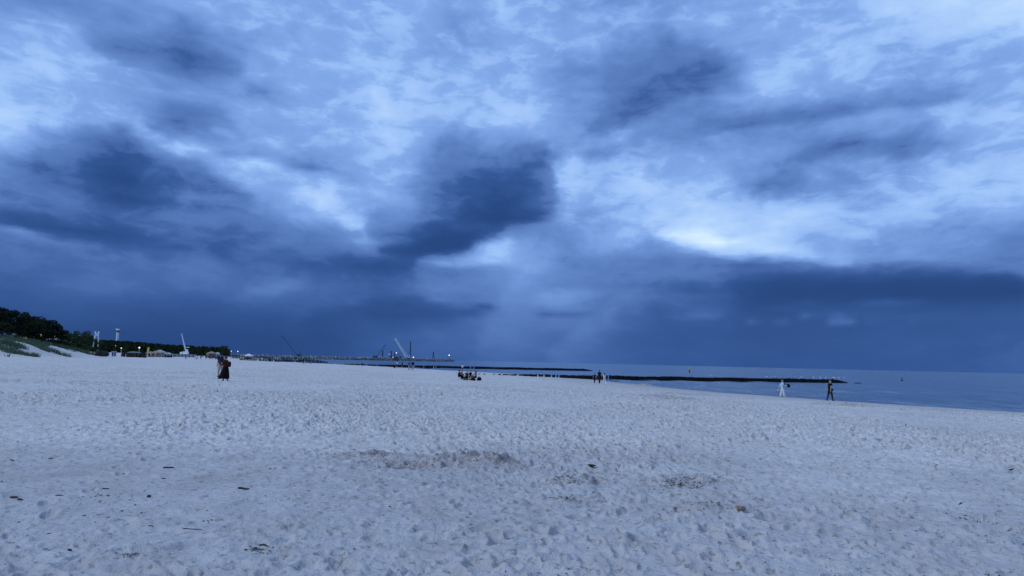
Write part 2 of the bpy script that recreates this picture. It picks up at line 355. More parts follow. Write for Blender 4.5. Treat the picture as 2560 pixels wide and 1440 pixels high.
# ------------------------------------------------------------------ lie of the land
SHORE_PX = [(2560, 1031), (2300, 1015), (2075, 1001), (1950, 991.5), (1800, 981), (1700, 972), (1600, 962), (1540, 956), (1500, 950.5),
            (1360, 939.5), (1230, 932), (1120, 926), (1000, 918.5), (870, 913.2)]
SHORE = [on_plane(*p)[:2] for p in SHORE_PX]
SHORE = [SHORE[0] + (SHORE[0] - SHORE[2]) * 8] + SHORE + [np.array(p, float) for p in ((-124, 345), (-140, 400), (-162, 480), (-176, 540), (-240, 700), (-345, 880), (-520, 1150), (-900, 1700), (-3000, 5000))]
SHORE = np.array(SHORE)
def shore_dist(x, y):
    """metres inland of the water's edge, negative out at sea"""
    best = np.full(np.shape(x), 1e18); sgn = np.ones(np.shape(x))
    for a, b in zip(SHORE[:-2] if np.size(x) > 9 else SHORE[:-1], SHORE[1:]):
        ex, ey = b - a; l2 = ex * ex + ey * ey
        t = np.clip(((x - a[0]) * ex + (y - a[1]) * ey) / l2, 0, 1)
        dx, dy = x - (a[0] + t * ex), y - (a[1] + t * ey); d = dx * dx + dy * dy
        m = d < best; best = np.where(m, d, best); sgn = np.where(m, np.where(ex * dy - ey * dx >= 0, 1.0, -1.0), sgn)
    return np.sqrt(best) * sgn
DUNE = np.array([(-40, -60), (-62, 20), (-68, 70), (-80, 118), (-92, 150), (-107, 186), (-128, 222), (-170, 290), (-240, 420), (-330, 640), (-600, 1100), (-3600, 5000)], float)
def dune_dist(x, y):
    best = np.full(np.shape(x), 1e18); sgn = np.ones(np.shape(x))
    for a, b in zip(DUNE[:-1], DUNE[1:]):
        ex, ey = b - a; l2 = ex * ex + ey * ey
        t = np.clip(((x - a[0]) * ex + (y - a[1]) * ey) / l2, 0, 1)
        dx, dy = x - (a[0] + t * ex), y - (a[1] + t * ey); d = dx * dx + dy * dy
        m = d < best; best = np.where(m, d, best); sgn = np.where(m, np.where(ex * dy - ey * dx >= 0, 1.0, -1.0), sgn)
    return np.sqrt(best) * sgn
PROF_D = [-400, -60, -12, 0, 3, 8, 16, 28, 42, 60, 80, 110, 150, 400]
PROF_Z = [-9, -3, -.5, 0, .10, .26, .48, .78, 1.06, 1.2, 1.36, 2.1, 2.35, 2.3]
def base_z(x, y, sd_=None):
    x = np.asarray(x, float); y = np.asarray(y, float)
    d = (shore_dist(x, y) if sd_ is None else sd_) + fbm(x / 9, y / 9, 40, 2) * 1.2
    z = np.interp(d, PROF_D, PROF_Z)
    land = sstep((d - 4) / 25)
    z = z + land * (fbm(x / 14, y / 14, 3, 3) * .16 + fbm(x / 40, y / 40, 9, 2) * .15) * sstep((np.hypot(x, y) - 2) / 12)
    e = dune_dist(x, y) + fbm(x / 16, y / 16, 21, 3) * 5
    dh = sstep(e / 17) * (3.1 + fbm(x / 11, y / 11, 31, 3) * 1.6) * np.interp(np.asarray(y), [150, 190, 260, 420], [1, .8, .5, .15])
    return z + dh
# heaps and hollows dug in the sand: centre px, depth m along the beach, half sizes m, height
def at_px(px, D):
    x = (px - 1280) / F_PX * D
    for _ in range(6):
        z = float(base_z(x, D)); x += (px - proj((x, D, z))[0]) / F_PX * D
    return x, D, float(base_z(x, D))
HEAPS = []
for (px, D, rx, ry, h) in [(1175, 11.3, .62, .34, .15), (1090, 11.1, .45, .30, .05), (1240, 11.2, .35, .25, .07), (1030, 11.0, .42, .30, -.12), (925, 11.9, .55, .3, .10), (970, 11.4, .3, .2, .05),
                           (1690, 9.9, .38, .25, .05), (1745, 10.1, .30, .25, .06), (1440, 9.9, .32, .2, .035), (1480, 10.5, .16, .12, .03), (1430, 8.6, .22, .16, .04), (1775, 8.3, .3, .2, .03),
                           (1685, 56, 1.6, .9, .16), (1745, 57, 1.2, .8, .15), (1650, 47, 1.5, .7, .10), (2080, 44, 1.6, .8, .10), (2130, 43, 1.2, .7, .1), (1690, 41, 1.3, .6, .10)]:
    x, y, _ = at_px(px, D); HEAPS.append((x, y, rx, ry, h))
def prints(x, y, cell, a, b, depth, seed, dens):
    """trodden hollows: one steep-sided dent in every cell, with a broken rim pushed up on one side"""
    ci, cj = np.floor(x / cell), np.floor(y / cell); out = np.zeros_like(x)
    for di in (-1, 0, 1):
        for dj in (-1, 0, 1):
            i, j = ci + di, cj + dj
            cx, cy = (i + .5 + (_h(i, j, seed) - .5) * .95) * cell, (j + .5 + (_h(i, j, seed + 1) - .5) * .95) * cell
            th = (_h(i, j, seed + 2) - .5) * 2.6 + 0.35; k = .6 + .8 * _h(i, j, seed + 3); dp = depth * (.2 + 1.1 * _h(i, j, seed + 4) ** 1.5)
            dp = np.where(_h(i, j, seed + 5) < dens, dp, 0); c, s_ = np.cos(th), np.sin(th)
            dx, dy = x - cx, y - cy; u = (dx * c + dy * s_) / (a * k); v = (-dx * s_ + dy * c) / (b * k)
            r2 = u * u + v * v; r4 = r2 * r2
            out += dp * (-np.exp(-r4 * r2) + (.45 + .35 * v / (1 + r2)) * np.exp(-((r2 - 1.9) / .9) ** 2))
    return out
def trod(x, y):
    r = np.hypot(x, y)
    m = sstep((fbm(x / 6, y / 6, 60, 3) + .40) / .65)
    smooth_patch = np.exp(-(((x + 4.2) / 3.9) ** 2 + ((y - 8.2) / 3.2) ** 2))
    return np.clip((.35 + .65 * m) * (1 - .85 * smooth_patch), 0.06, 1) * np.interp(r, [4, 8, 16, 40], [.55, .75, 1.2, 1.35])
def relief(x, y, d):
    w = sstep((d - 1.5) / 9)
    t = trod(x, y) * w
    z = t * (prints(x, y, .21, .088, .050, .058, 100, .8) + prints(x + 7, y, .37, .13, .072, .058, 200, .6) + prints(x, y + 5, 1.5, .28, .18, .050, 300, .3))
    n1_ = fbm(x / .19, y / .15, 70, 3, .55)
    z += w * (n1_ * .016 * (.3 + .7 * t) + np.maximum(n1_ - .18, 0) * .13 * t + fbm(x / .09, y / .08, 75, 2, .6) * .0045) + fbm(x / 2.6, y / 2.0, 78, 2) * .035 * w
    for (hx, hy, rx, ry, h) in HEAPS:
        g = np.exp(-((x - hx) / rx) ** 2 - ((y - hy) / ry) ** 2)
        if hy < 20: z += g * (h * .8 + fbm(x / .20, y / .15, 80, 3, .6) * .075 + np.abs(vnoise(x / .08, y / .07, 84)) * .05)
        else: z += g * (h + fbm(x / .9, y / .7, 80, 3) * .16)
    return z
def ground_z(x, y):
    x = np.atleast_1d(np.asarray(x, float)); y = np.atleast_1d(np.asarray(y, float))
    return base_z(x, y) + relief(x, y, shore_dist(x, y))
def gz(x, y): return float(ground_z(x, y)[0])

th = np.concatenate([np.linspace(-180, -42, 70, endpoint=False), np.linspace(-42, 42, 820), np.linspace(42, 180, 70, endpoint=False)[1:]])
th = np.radians(th)
rr = [.25, .6, 1.0, 1.4, 1.8, 2.2]
while rr[-1] < 250: rr.append(rr[-1] + np.interp(rr[-1], [2.2, 5, 12, 20, 45, 85, 130, 250], [.020, .026, .065, .085, .105, .14, .6, 2.0]))
rr = np.concatenate([rr, np.geomspace(256, 9000, 70)])
RR, TH = np.meshgrid(rr, th, indexing='ij')
GX, GY = RR * np.sin(TH), RR * np.cos(TH)
gd = shore_dist(GX.ravel(), GY.ravel())
gx_, gy_ = GX.ravel(), GY.ravel(); gzv = np.full(len(gx_), -6.0); k = gd > -75
gzv[k] = base_z(gx_[k], gy_[k], gd[k])
k = (gd > .5) & (RR.ravel() < 400) & (np.abs(TH.ravel()) < math.radians(44)); gzv[k] += relief(gx_[k], gy_[k], gd[k]) * np.clip((400 - RR.ravel()[k]) / 100, 0, 1)
# single tracks of people who walked across
rt = random.Random(21); near_i = np.where((RR.ravel() < 40) & (np.abs(TH.ravel()) < math.radians(44)))[0]; nx, ny_ = gx_[near_i], gy_[near_i]
for (x0, y0, x1, y1) in [(-1.5, 3.6, 9, 20), (3.5, 4.2, -6, 22), (-9, 13, 16, 17), (4.5, 5.0, 17, 27), (-3.4, 4.6, -12, 26), (14, 11, -3, 27), (1, 7, 20, 12.5)]:
    ln_ = math.hypot(x1 - x0, y1 - y0); ux, uy = (x1 - x0) / ln_, (y1 - y0) / ln_; w0 = rt.uniform(0, 6)
    for k in range(int(ln_ / .66)):
        t = k * .66; sd = .11 if k % 2 else -.11; wob = .35 * math.sin(t * .35 + w0)
        cx, cy = x0 + ux * t - uy * (sd + wob), y0 + uy * t + ux * (sd + wob)
        m = (np.abs(nx - cx) < .35) & (np.abs(ny_ - cy) < .35)
        if not m.any(): continue
        dx, dy = nx[m] - cx, ny_[m] - cy; u = (dx * ux + dy * uy) / .155; v = (-dx * uy + dy * ux) / (.062 + .014 * np.clip(u, -1, 1)); r2 = u * u + v * v
        gzv[near_i[m]] += -.034 * np.exp(-r2 ** 3) - .012 * np.exp(-((u + .6) ** 2 + v * v) * 2.5) + .016 * np.exp(-((r2 - 1.9) / .8) ** 2)
nr, nt_ = RR.shape
co = np.stack([GX.ravel(), GY.ravel(), gzv], 1)
i, j = np.meshgrid(np.arange(nr - 1), np.arange(nt_), indexing='ij'); j2 = (j + 1) % nt_
quads = np.stack([i * nt_ + j, i * nt_ + j2, (i + 1) * nt_ + j2, (i + 1) * nt_ + j], -1).reshape(-1, 4)
quads = quads[:, ::-1]
# leave out what lies deep under the sea
dep = gzv[quads].max(1) > -2.5
quads = quads[dep]

def sand_material():
    m = bpy.data.materials.new('beach_sand'); m.use_nodes = True; nt = m.node_tree; b = nt.nodes['Principled BSDF']
    def n(t): return nt.nodes.new(t)
    def noise(scale, detail=4, rough=.55, vec=None):
        k = n('ShaderNodeTexNoise'); k.inputs['Scale'].default_value = scale; k.inputs['Detail'].default_value = detail; k.inputs['Roughness'].default_value = rough
        nt.links.new(vec or geo.outputs['Position'], k.inputs['Vector']); return k
    geo = n('ShaderNodeNewGeometry')
    big = noise(.16, 4); mid = noise(2.2, 5); fine = noise(40, 3); crumb = noise(11, 4, .6)
    r = n('ShaderNodeValToRGB'); nt.links.new(mid.outputs[0], r.inputs[0])
    r.color_ramp.elements[0].position = .32; r.color_ramp.elements[0].color = (.60, .55, .495, 1)
    r.color_ramp.elements[1].position = .62; r.color_ramp.elements[1].color = (.71, .66, .605, 1)
    mx = n('ShaderNodeMix'); mx.data_type = 'RGBA'; mx.blend_type = 'MULTIPLY'; mx.inputs[0].default_value = 1.0
    r2 = n('ShaderNodeValToRGB'); nt.links.new(big.outputs[0], r2.inputs[0])
    r2.color_ramp.elements[0].position = .3; r2.color_ramp.elements[0].color = (.88, .87, .86, 1)
    r2.color_ramp.elements[1].position = .7; r2.color_ramp.elements[1].color = (1, 1, 1, 1)
    nt.links.new(r.outputs[0], mx.inputs[6]); nt.links.new(r2.outputs[0], mx.inputs[7])
    # light falling off towards the camera, painted in; also the damp shore strip
    dr = n('ShaderNodeAttribute'); dr.attribute_name = 'greyed'
    mxd = n('ShaderNodeMix'); mxd.data_type = 'RGBA'; mxd.blend_type = 'MULTIPLY'; nt.links.new(dr.outputs['Fac'], mxd.inputs[0]); nt.links.new(mx.outputs[2], mxd.inputs[6]); mxd.inputs[7].default_value = (.80, .80, .82, 1)
    # damp, pinkish brown sand turned up from below, and the wet margin, come from a mesh attribute
    at = n('ShaderNodeAttribute'); at.attribute_name = 'damp'
    mx2 = n('ShaderNodeMix'); mx2.data_type = 'RGBA'; nt.links.new(mxd.outputs[2], mx2.inputs[6]); mx2.inputs[7].default_value = (.29, .235, .205, 1)
    fac = n('ShaderNodeMath'); fac.operation = 'MULTIPLY'; nt.links.new(at.outputs['Fac'], fac.inputs[0])
    fr = n('ShaderNodeMapRange'); nt.links.new(noise(5, 4, .65).outputs[0], fr.inputs[0]); fr.inputs[1].default_value = .35; fr.inputs[2].default_value = .6
    nt.links.new(fr.outputs[0], fac.inputs[1]); nt.links.new(fac.outputs[0], mx2.inputs[0])
    # scattered dark grains and shell bits; footprint shade painted in as flecks too
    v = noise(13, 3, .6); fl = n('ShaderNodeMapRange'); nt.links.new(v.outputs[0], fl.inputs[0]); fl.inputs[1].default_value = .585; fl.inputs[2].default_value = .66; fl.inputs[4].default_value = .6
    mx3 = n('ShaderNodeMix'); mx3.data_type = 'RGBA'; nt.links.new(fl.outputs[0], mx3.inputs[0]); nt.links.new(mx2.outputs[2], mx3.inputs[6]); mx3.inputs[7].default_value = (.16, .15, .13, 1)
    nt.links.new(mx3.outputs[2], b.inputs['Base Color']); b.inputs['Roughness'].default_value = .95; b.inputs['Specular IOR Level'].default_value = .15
    # trodden relief between the mesh points, and grain
    mp = n('ShaderNodeMapping'); nt.links.new(geo.outputs['Position'], mp.inputs[0]); mp.inputs['Rotation'].default_value = (0, 0, .5); mp.inputs['Scale'].default_value = (1.0, 1.7, 1)
    vo = n('ShaderNodeTexVoronoi'); vo.feature = 'SMOOTH_F1'; vo.inputs['Scale'].default_value = 2.1; vo.inputs['Smoothness'].default_value = .5; nt.links.new(mp.outputs[0], vo.inputs['Vector'])
    b1 = n('ShaderNodeBump'); b1.inputs['Distance'].default_value = .10; b1.inputs['Strength'].default_value = .35; nt.links.new(vo.outputs['Distance'], b1.inputs['Height'])
    b2 = n('ShaderNodeBump'); b2.inputs['Distance'].default_value = .010; b2.inputs['Strength'].default_value = .8; nt.links.new(fine.outputs[0], b2.inputs['Height'])
    b3 = n('ShaderNodeBump'); b3.inputs['Distance'].default_value = .05; b3.inputs['Strength'].default_value = .75; nt.links.new(crumb.outputs[0], b3.inputs['Height']); nt.links.new(b1.outputs[0], b3.inputs['Normal'])
    nt.links.new(b3.outputs[0], b2.inputs['Normal']); nt.links.new(b2.outputs[0], b.inputs['Normal'])
    return m
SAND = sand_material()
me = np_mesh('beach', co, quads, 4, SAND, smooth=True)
damp = np.zeros(len(co))
for (hx, hy, rx, ry, h) in HEAPS:
    k = 1.35
    damp = np.maximum(damp, (1.0 if abs(h) > .06 else .6) * (1.0 if hy < 20 else .8) * np.exp(-(((co[:, 0] - hx) / (rx * k)) ** 2 + ((co[:, 1] - hy) / (ry * k)) ** 2) ** 1.5))
damp = np.maximum(damp, .9 * np.exp(-((gd + .3) / (2.6 + 1.2 * fbm(co[:, 0] / 3, co[:, 1] / 3, 95, 2))) ** 2))
for (px, D, rx, ry, s) in [(545, 9.4, .7, .5, .32), (1600, 13, 2.0, 1.0, .2)]:
    x, y, _ = at_px(px, D); damp = np.maximum(damp, s * np.exp(-((co[:, 0] - x) / rx) ** 2 - ((co[:, 1] - y) / ry) ** 2))
a = me.attributes.new('damp', 'FLOAT', 'POINT'); a.data.foreach_set('value', damp.astype(np.float32))
# 1 where darkened: painted dimming near the camera, real damp along the water
greyed = np.maximum(1 - sstep((co[:, 1] - 9.5 + 5.0 * fbm(co[:, 0] / 5, co[:, 1] / 5, 97, 3) + .12 * np.abs(co[:, 0])) / 6.0), .8 * (1 - sstep((gd - 5) / 14)))
a = me.attributes.new('greyed', 'FLOAT', 'POINT'); a.data.foreach_set('value', greyed.astype(np.float32))
beach = link('beach', me); tag(beach, kind='structure')

# ------------------------------------------------------------------ sea
def sea_material():
    m = bpy.data.materials.new('sea_water'); m.use_nodes = True; nt = m.node_tree; b = nt.nodes['Principled BSDF']
    def n(t): return nt.nodes.new(t)
    geo = n('ShaderNodeNewGeometry')
    b.inputs['Base Color'].default_value = (.042, .095, .17, 1); b.inputs['Roughness'].default_value = .18; b.inputs['IOR'].default_value = 1.33
    mp0 = n('ShaderNodeMapping'); mp0.inputs['Rotation'].default_value = (0, 0, -.37); mp0.inputs['Scale'].default_value = (.22, .025, 1); nt.links.new(geo.outputs['Position'], mp0.inputs[0])
    k0 = n('ShaderNodeTexNoise'); k0.inputs['Scale'].default_value = 1.0; k0.inputs['Detail'].default_value = 3; nt.links.new(mp0.outputs[0], k0.inputs['Vector'])
    mr = n('ShaderNodeMapRange'); nt.links.new(k0.outputs[0], mr.inputs[0]); mr.inputs[1].default_value = .38; mr.inputs[2].default_value = .62; mr.inputs[3].default_value = .12; mr.inputs[4].default_value = 1.0      # calm lanes and ruffled lanes
    prev = None
    for (sx, sy, rot, dist, st) in [(.03, .22, -.37, .8, .75), (.16, 1.0, -.30, .9, .85), (1.2, 4.0, -.42, .16, .7)]:
        mp = n('ShaderNodeMapping'); mp.inputs['Rotation'].default_value = (0, 0, rot); mp.inputs['Scale'].default_value = (sy, sx, 1); nt.links.new(geo.outputs['Position'], mp.inputs[0])
        k = n('ShaderNodeTexNoise'); k.inputs['Scale'].default_value = 1.0; k.inputs['Detail'].default_value = 4; nt.links.new(mp.outputs[0], k.inputs['Vector'])
        bp = n('ShaderNodeBump'); bp.inputs['Distance'].default_value = dist; bp.inputs['Strength'].default_value = st; nt.links.new(k.outputs[0], bp.inputs['Height'])
        if prev: nt.links.new(mr.outputs[0], bp.inputs['Strength']); nt.links.new(prev.outputs[0], bp.inputs['Normal'])
        prev = bp
    nt.links.new(prev.outputs[0], b.inputs['Normal'])
    return m
SEA = sea_material()
# long low swells near the shore, flat further out
sx_ = np.concatenate([[-60000, -20000, -6000, -2000, -700, -400, -200], np.linspace(-90, 160, 230), [200, 300, 500, 1000, 2000, 6000, 20000, 60000]])
sy_ = np.concatenate([[-20000, -3000, -300, -60, 0], np.linspace(20, 230, 280), np.geomspace(240, 60000, 46)])
SX, SY = np.meshgrid(sx_, sy_, indexing='ij')
sd = shore_dist(SX.ravel(), SY.ravel())
wave = (.15 * np.sin(sd / 1.25 + fbm(SX.ravel() / 14, SY.ravel() / 14, 5, 3) * 6) + .06 * np.sin(sd / 3.1 + fbm(SX.ravel() / 30, SY.ravel() / 30, 6, 2) * 6)) * (.3 + fbm(SX.ravel() / 18, SY.ravel() / 9, 8, 2) + .5) * np.clip((60 + sd) / 50, 0, 1) * np.clip(-sd / 4, 0, 1)
i, j = np.meshgrid(np.arange(len(sx_) - 1), np.arange(len(sy_) - 1), indexing='ij'); ny = len(sy_)
q4 = np.stack([i * ny + j, (i + 1) * ny + j, (i + 1) * ny + j + 1, i * ny + j + 1], -1).reshape(-1, 4)
sea = link('sea', np_mesh('sea', np.stack([SX.ravel(), SY.ravel(), wave], 1), q4, 4, SEA, smooth=True)); tag(sea, kind='structure')

# ------------------------------------------------------------------ materials
PILE = mat('tarred_timber', (.022, .020, .018), .85, .5, 3.0, .4)
ROCK = mat('armour_stone', (.27, .265, .25), .9, .6, .35, .5)
LEAF = mat('dark_foliage', (.030, .046, .018), .8, .5, .6)
LEAF2 = mat('mid_foliage', (.048, .075, .024), .8, .5, .6)
LEAF3 = mat('pine_foliage', (.014, .024, .013), .85, .5, .6)
BARK = mat('pine_bark', (.05, .038, .028), .9, .4, 5.0, .4)
GRASS = mat('marram_grass', (.11, .15, .085), .8, .35, .4)
WHITE = mat('white_paint', (.84, .84, .83), .5, .04, 2.0)
CONC = mat('pale_concrete', (.74, .74, .73), .8, .12, 1.0)
STEEL = mat('dark_steel', (.03, .032, .038), .55, .4, 1.5, 0, .3)
CRHAZE = mat('haze_blue_crane_paint', (.05, .085, .18), .5, .2, .5)  # blue of the far haze mixed into the crane paint
CRPALE = mat('pale_crane_paint', (.60, .66, .72), .5, .12, .5)  # pale paint, its cool tint likewise carrying the distance haze
GREYROOF = mat('grey_roofing', (.22, .22, .225), .7, .2, 1.5)
GLASS = mat('dark_window_glass', (.02, .025, .03), .12, .1)
CANVAS = mat('pale_canvas', (.42, .41, .40), .85, .08, 1.0)
TANCAN = mat('peach_canvas', (.36, .26, .20), .85, .1, 1.0)
WICKER = mat('dark_wicker', (.030, .027, .026), .8, .4, 20.0, .4)
YELLOW = mat('yellow_cloth', (.75, .50, .06), .7, .08, 2.0)
LAMPW = mat('lamp_glow', (.9, .9, .85), .4, .02, 2.0, emit=(1.0, .93, .80), es=1.7)
LAMPO = mat('warm_lamp_glow', (.9, .7, .45), .4, .02, 2.0, emit=(1.0, .62, .28), es=1.0)
LAMPD = mat('dim_window_glow', (.6, .45, .3), .4, .02, 2.0, emit=(1.0, .60, .30), es=.4)
DRIFT = mat('driftwood', (.06, .048, .038), .9, .4, 30.0, .5)
def P(px, D): x, y, _ = at_px(px, D); return x, y, gz(x, y)
def top_z(px, py, D):
    """height of something seen at px, py and standing D metres off"""
    d = ray(px, py); return CAM[2] + d[2] / d[1] * D
def dir_az(x, y): return math.atan2(-x, y)      # turn a thing so that its local y points away from the camera

# ------------------------------------------------------------------ timber groynes, every pile its own piece
rp = random.Random(3)
PILE_ME = []
for k in range(6):
    b = MB(); r = .155 + .02 * rp.random(); h = 3.0
    b.lathe([(r * .95, -h), (r, -.9), (r * (.97 + .04 * rp.random()), -.12), (r * (.8 + .1 * rp.random()), .0)], 7)
    PILE_ME.append(b.mesh('pile', PILE))
def groyne(label, A, B, n, top, keep, taper=6, wide=1.0):
    (ax, ay), (bx, by) = A, B
    g = empty('timber_groyne', (ax, ay, 0), 0, label, 'groyne', 'timber groynes running into the sea')
    for k in range(n):
        t = k / (n - 1); x, y = ax + (bx - ax) * t, ay + (by - ay) * t
        if rp.random() > keep(t): continue
        z = top + rp.uniform(-.05, .05) + .04 * math.sin(t * 40)
        if n - k <= taper: z -= (taper - (n - k) + 1) / taper * .62
        if z < gz(x, y) - .02: continue
        link('pile', PILE_ME[rp.randrange(6)], g, (x - ax + rp.uniform(-.03, .03), y - ay + rp.uniform(-.04, .04), z), (rp.uniform(-.03, .03), rp.uniform(-.03, .03), rp.random() * 6), (wide, wide, 1))
    return g
gA = at_px(1120, 116.0)[:2]; gB = on_plane(2118, 957.5)[:2]
groyne('nearest timber groyne, its long dark line ending behind the bald walker', gA, gB, 300, .72, lambda t: .45 if t < .12 else (.88 if t < .36 else 1.0), 12)
gA = at_px(860, 236.0)[:2]; gB = on_plane(1481, 927.6)[:2]
groyne('second timber groyne, ending left of the family of three', gA, gB, 300, .80, lambda t: .93 if t < .5 else 1.0, 12, 1.1)
gA = at_px(600, 338.0)[:2]; gB = on_plane(818, 907.6)[:2]
groyne('lower of the two far dashed pile rows on the left', gA, gB, 62, 1.25, lambda t: .95, 5, 1.65)
gA = at_px(580, 452.0)[:2]; gB = on_plane(797, 903.2)[:2]
groyne('upper of the two far dashed pile rows on the left', gA, gB, 62, 1.5, lambda t: .93, 5, 1.9)

# ------------------------------------------------------------------ breakwater of tipped rock
ROCK_ME = []
for k in range(8):
    bm = bmesh.new(); bmesh.ops.create_icosphere(bm, subdivisions=1, radius=1.0); r = random.Random(50 + k)
    for v in bm.verts: v.co = Vector((v.co.x * 1.15, v.co.y * .95, v.co.z * .75)) * r.uniform(.72, 1.2)
    me = bpy.data.meshes.new('rock'); bm.to_mesh(me); bm.free(); me.materials.append(ROCK); ROCK_ME.append(me)
BW = []
for (px, D, t) in [(575, 860, 3.2), (660, 915, 3.6), (760, 960, 3.8), (880, 1010, 4.2), (1000, 1140, 4.6), (1132, 1330, 5.0)]:
    BW.append(Vector(((proj((0, D, 0))[0] * 0 + at_px(px, D)[0]), D, t)))
bw = empty('breakwater', (BW[0].x, BW[0].y, 0), 0, 'long low breakwater of grey tipped rock with cranes and lamps on it', 'breakwater')
core = MB(); vs = []; fs = []
for p in BW:
    o = p - BW[0]
    for (dy, z) in ((-9, -3), (-3, p.z - 1.2), (3, p.z - 1.2), (9, -3)): vs.append((o.x, o.y + dy, z))
for k in range(len(BW) - 1):
    for q_ in range(4): fs.append((k * 4 + q_, k * 4 + (q_ + 1) % 4, k * 4 + 4 + (q_ + 1) % 4, k * 4 + 4 + q_))
fs += [(0, 1, 2, 3), tuple(len(vs) - 4 + k for k in range(4))]
core.add(vs, fs).obj('core', ROCK, bw)
def bw_at(t):
    s = t * (len(BW) - 1); k = min(int(s), len(BW) - 2); return BW[k].lerp(BW[k + 1], s - k)
rk = random.Random(11)
for k in range(300):
    t = (k + rk.random()) / 300; p = bw_at(t); row = k % 3
    sc_ = rk.uniform(1.0, 2.1); dy = (-7.0, -4.6, -2.4)[row] + rk.uniform(-.8, .8)
    z = (.5, p.z * .52, p.z - .9)[row] + rk.uniform(-.3, .5)
    link('rock', ROCK_ME[rk.randrange(8)], bw, (p.x - BW[0].x, p.y - BW[0].y + dy, z), (rk.random() * 6, rk.random() * 6, rk.random() * 6), (sc_ * 1.3, sc_, sc_))
for k in range(5):   # the round head of the mole
    link('rock', ROCK_ME[k], bw, (BW[-1].x - BW[0].x + rk.uniform(-1, 3), BW[-1].y - BW[0].y + rk.uniform(-6, 5), rk.uniform(.3, 3.4)), (0, 0, k), 2.2)
def bwp(px):
    for k in range(401):
        p = bw_at(k / 400)
        if proj(p)[0] >= px: return p
    return BW[-1]

# ------------------------------------------------------------------ cranes and works on the breakwater
def lattice(mb, a, b, w0, w1, r, bays):
    a, b = Vector(a), Vector(b); t = (b - a).normalized(); s = t.orthogonal().normalized(); u = t.cross(s)
    cor = [(1, 1), (1, -1), (-1, -1), (-1, 1)]
    pt = lambda k, c: a.lerp(b, k / bays) + (s * c[0] + u * c[1]) * ((w0 + (w1 - w0) * k / bays) / 2)
    for c in cor: mb.tube([pt(0, c), pt(bays, c)], r, 4)
    for k in range(bays):
        for q_ in range(4): mb.tube([pt(k, cor[q_]), pt(k + 1, cor[(q_ + 1) % 4])], r * .7, 3)
def crawler_crane(label, px, tip_px, tip_py, paint, w, hook_len, thick=.10):
    p = bwp(px); z0 = p.z - .4
    c = empty('crawler_crane', (p.x, p.y, z0), 0, label, 'crane', 'cranes at the harbour works')
    D = p.y; tz = top_z(tip_px, tip_py, D) - z0; tx = at_px(tip_px, D)[0]
    d_ = ray(tip_px, tip_py); tx = d_[0] / d_[1] * D - p.x
    s = 1 if tx > 0 else -1
    MB().box((0, -1.6, .6), (6.0, 1.0, 1.2)).box((0, 1.6, .6), (6.0, 1.0, 1.2)).box((0, 0, .9), (3, 3, .7)).obj('undercarriage', STEEL, c)
    b = MB(); b.box((-s * .8, 0, 2.3), (5.4, 3.0, 2.0)).box((-s * 3.4, 0, 2.2), (1.2, 3.2, 1.8)); b.obj('house', paint, c)
    cb = MB().box((s * 2.2, 1.1, 2.4), (1.4, 1.3, 1.9)).obj('cab', paint, c); MB().box((s * 2.93, 1.1, 2.75), (.06, 1.0, .9)).obj('window', GLASS, cb)
    m = MB(); lattice(m, (s * 1.6, 0, 2.0), (tx, 0, tz), w, w * .7, thick * w, 14); m.obj('boom', paint, c)
    g = MB(); g.tube([(-s * 1.2, -1, 3.2), (-s * 3.0, 0, 7.5), (-s * 1.2, 1, 3.2)], .14, 4).tube([(-s * 3.4, 0, 3), (-s * 3.0, 0, 7.5)], .14, 4); g.obj('mast', paint, c)
    MB().tube([(-s * 3.0, 0, 7.5), (tx, 0, tz)], .09, 3).obj('pendant_cable', STEEL, c)
    h = MB().tube([(tx, 0, tz), (tx, 0, tz - hook_len)], .07, 3).obj('hoist_cable', STEEL, c)
    MB().box((tx, 0, tz - hook_len - .6), (.8, .6, 1.4)).obj('hook_block', STEEL, h)
    return c
crawler_crane('dark haze-blue crawler crane leaning left, hook line hanging to the rocks', 745, 704, 839, CRHAZE, .9, 26.0)
crawler_crane('pale grey crawler crane with slanting boom among the lit works', 1019, 988, 846, CRPALE, 2.9, 7.0, .17)
crawler_crane('faint dark crane with jib slanting up to the right on the breakwater', 938, 964, 862, CRHAZE, 1.0, 5.0)
def steel_pile(label, px, py, r):
    p = bwp(px); h = top_z(px, py, p.y) - p.z + 2
    c = empty('steel_pile', (p.x, p.y, p.z - 2), 0, label, 'pile', 'steel piles standing on the breakwater')
    MB().lathe([(r, 0), (r, h * .55), (r * 1.12, h * .56), (r * 1.12, h * .62), (r, h * .63), (r, h)], 8).obj('shaft', STEEL, c)
    MB().lathe([(r * 1.35, h - .5), (r * 1.35, h + .35)], 8).obj('collar', STEEL, c)
steel_pile('tallest dark steel pile, beside the pale crane', 1024, 855, .85)
steel_pile('shorter dark steel pile left of the lit works', 955, 876.5, .85)
steel_pile('thick dark steel pile just left of the bright floodlight', 977.5, 878.5, .85)
steel_pile('stub of dark steel pile between the thick pile and floodlight', 985, 883, .7)
def lamp_mast(name, label, cat, x, y, z, h, r, m=LAMPW, pole=STEEL, group=None, pr=.09):
    c = empty(name, (x, y, z), 0, label, cat, group)
    MB().lathe([(pr * 1.8, 0), (pr * 1.8, .25), (pr, .3), (pr * .8, h)], 7).obj('pole', pole, c)
    hd = MB().lathe([(r * .55, h), (r * .6, h + .12)], 8).obj('lamp_holder', pole, c)
    MB().lathe([(r * .4, h + .12), (r * .85, h + .12 + r * .4), (r, h + .12 + r), (r * .8, h + .12 + r * 1.6), (r * .3, h + .12 + r * 2)], 10).obj('lamp_globe', m, hd, True)
    return c
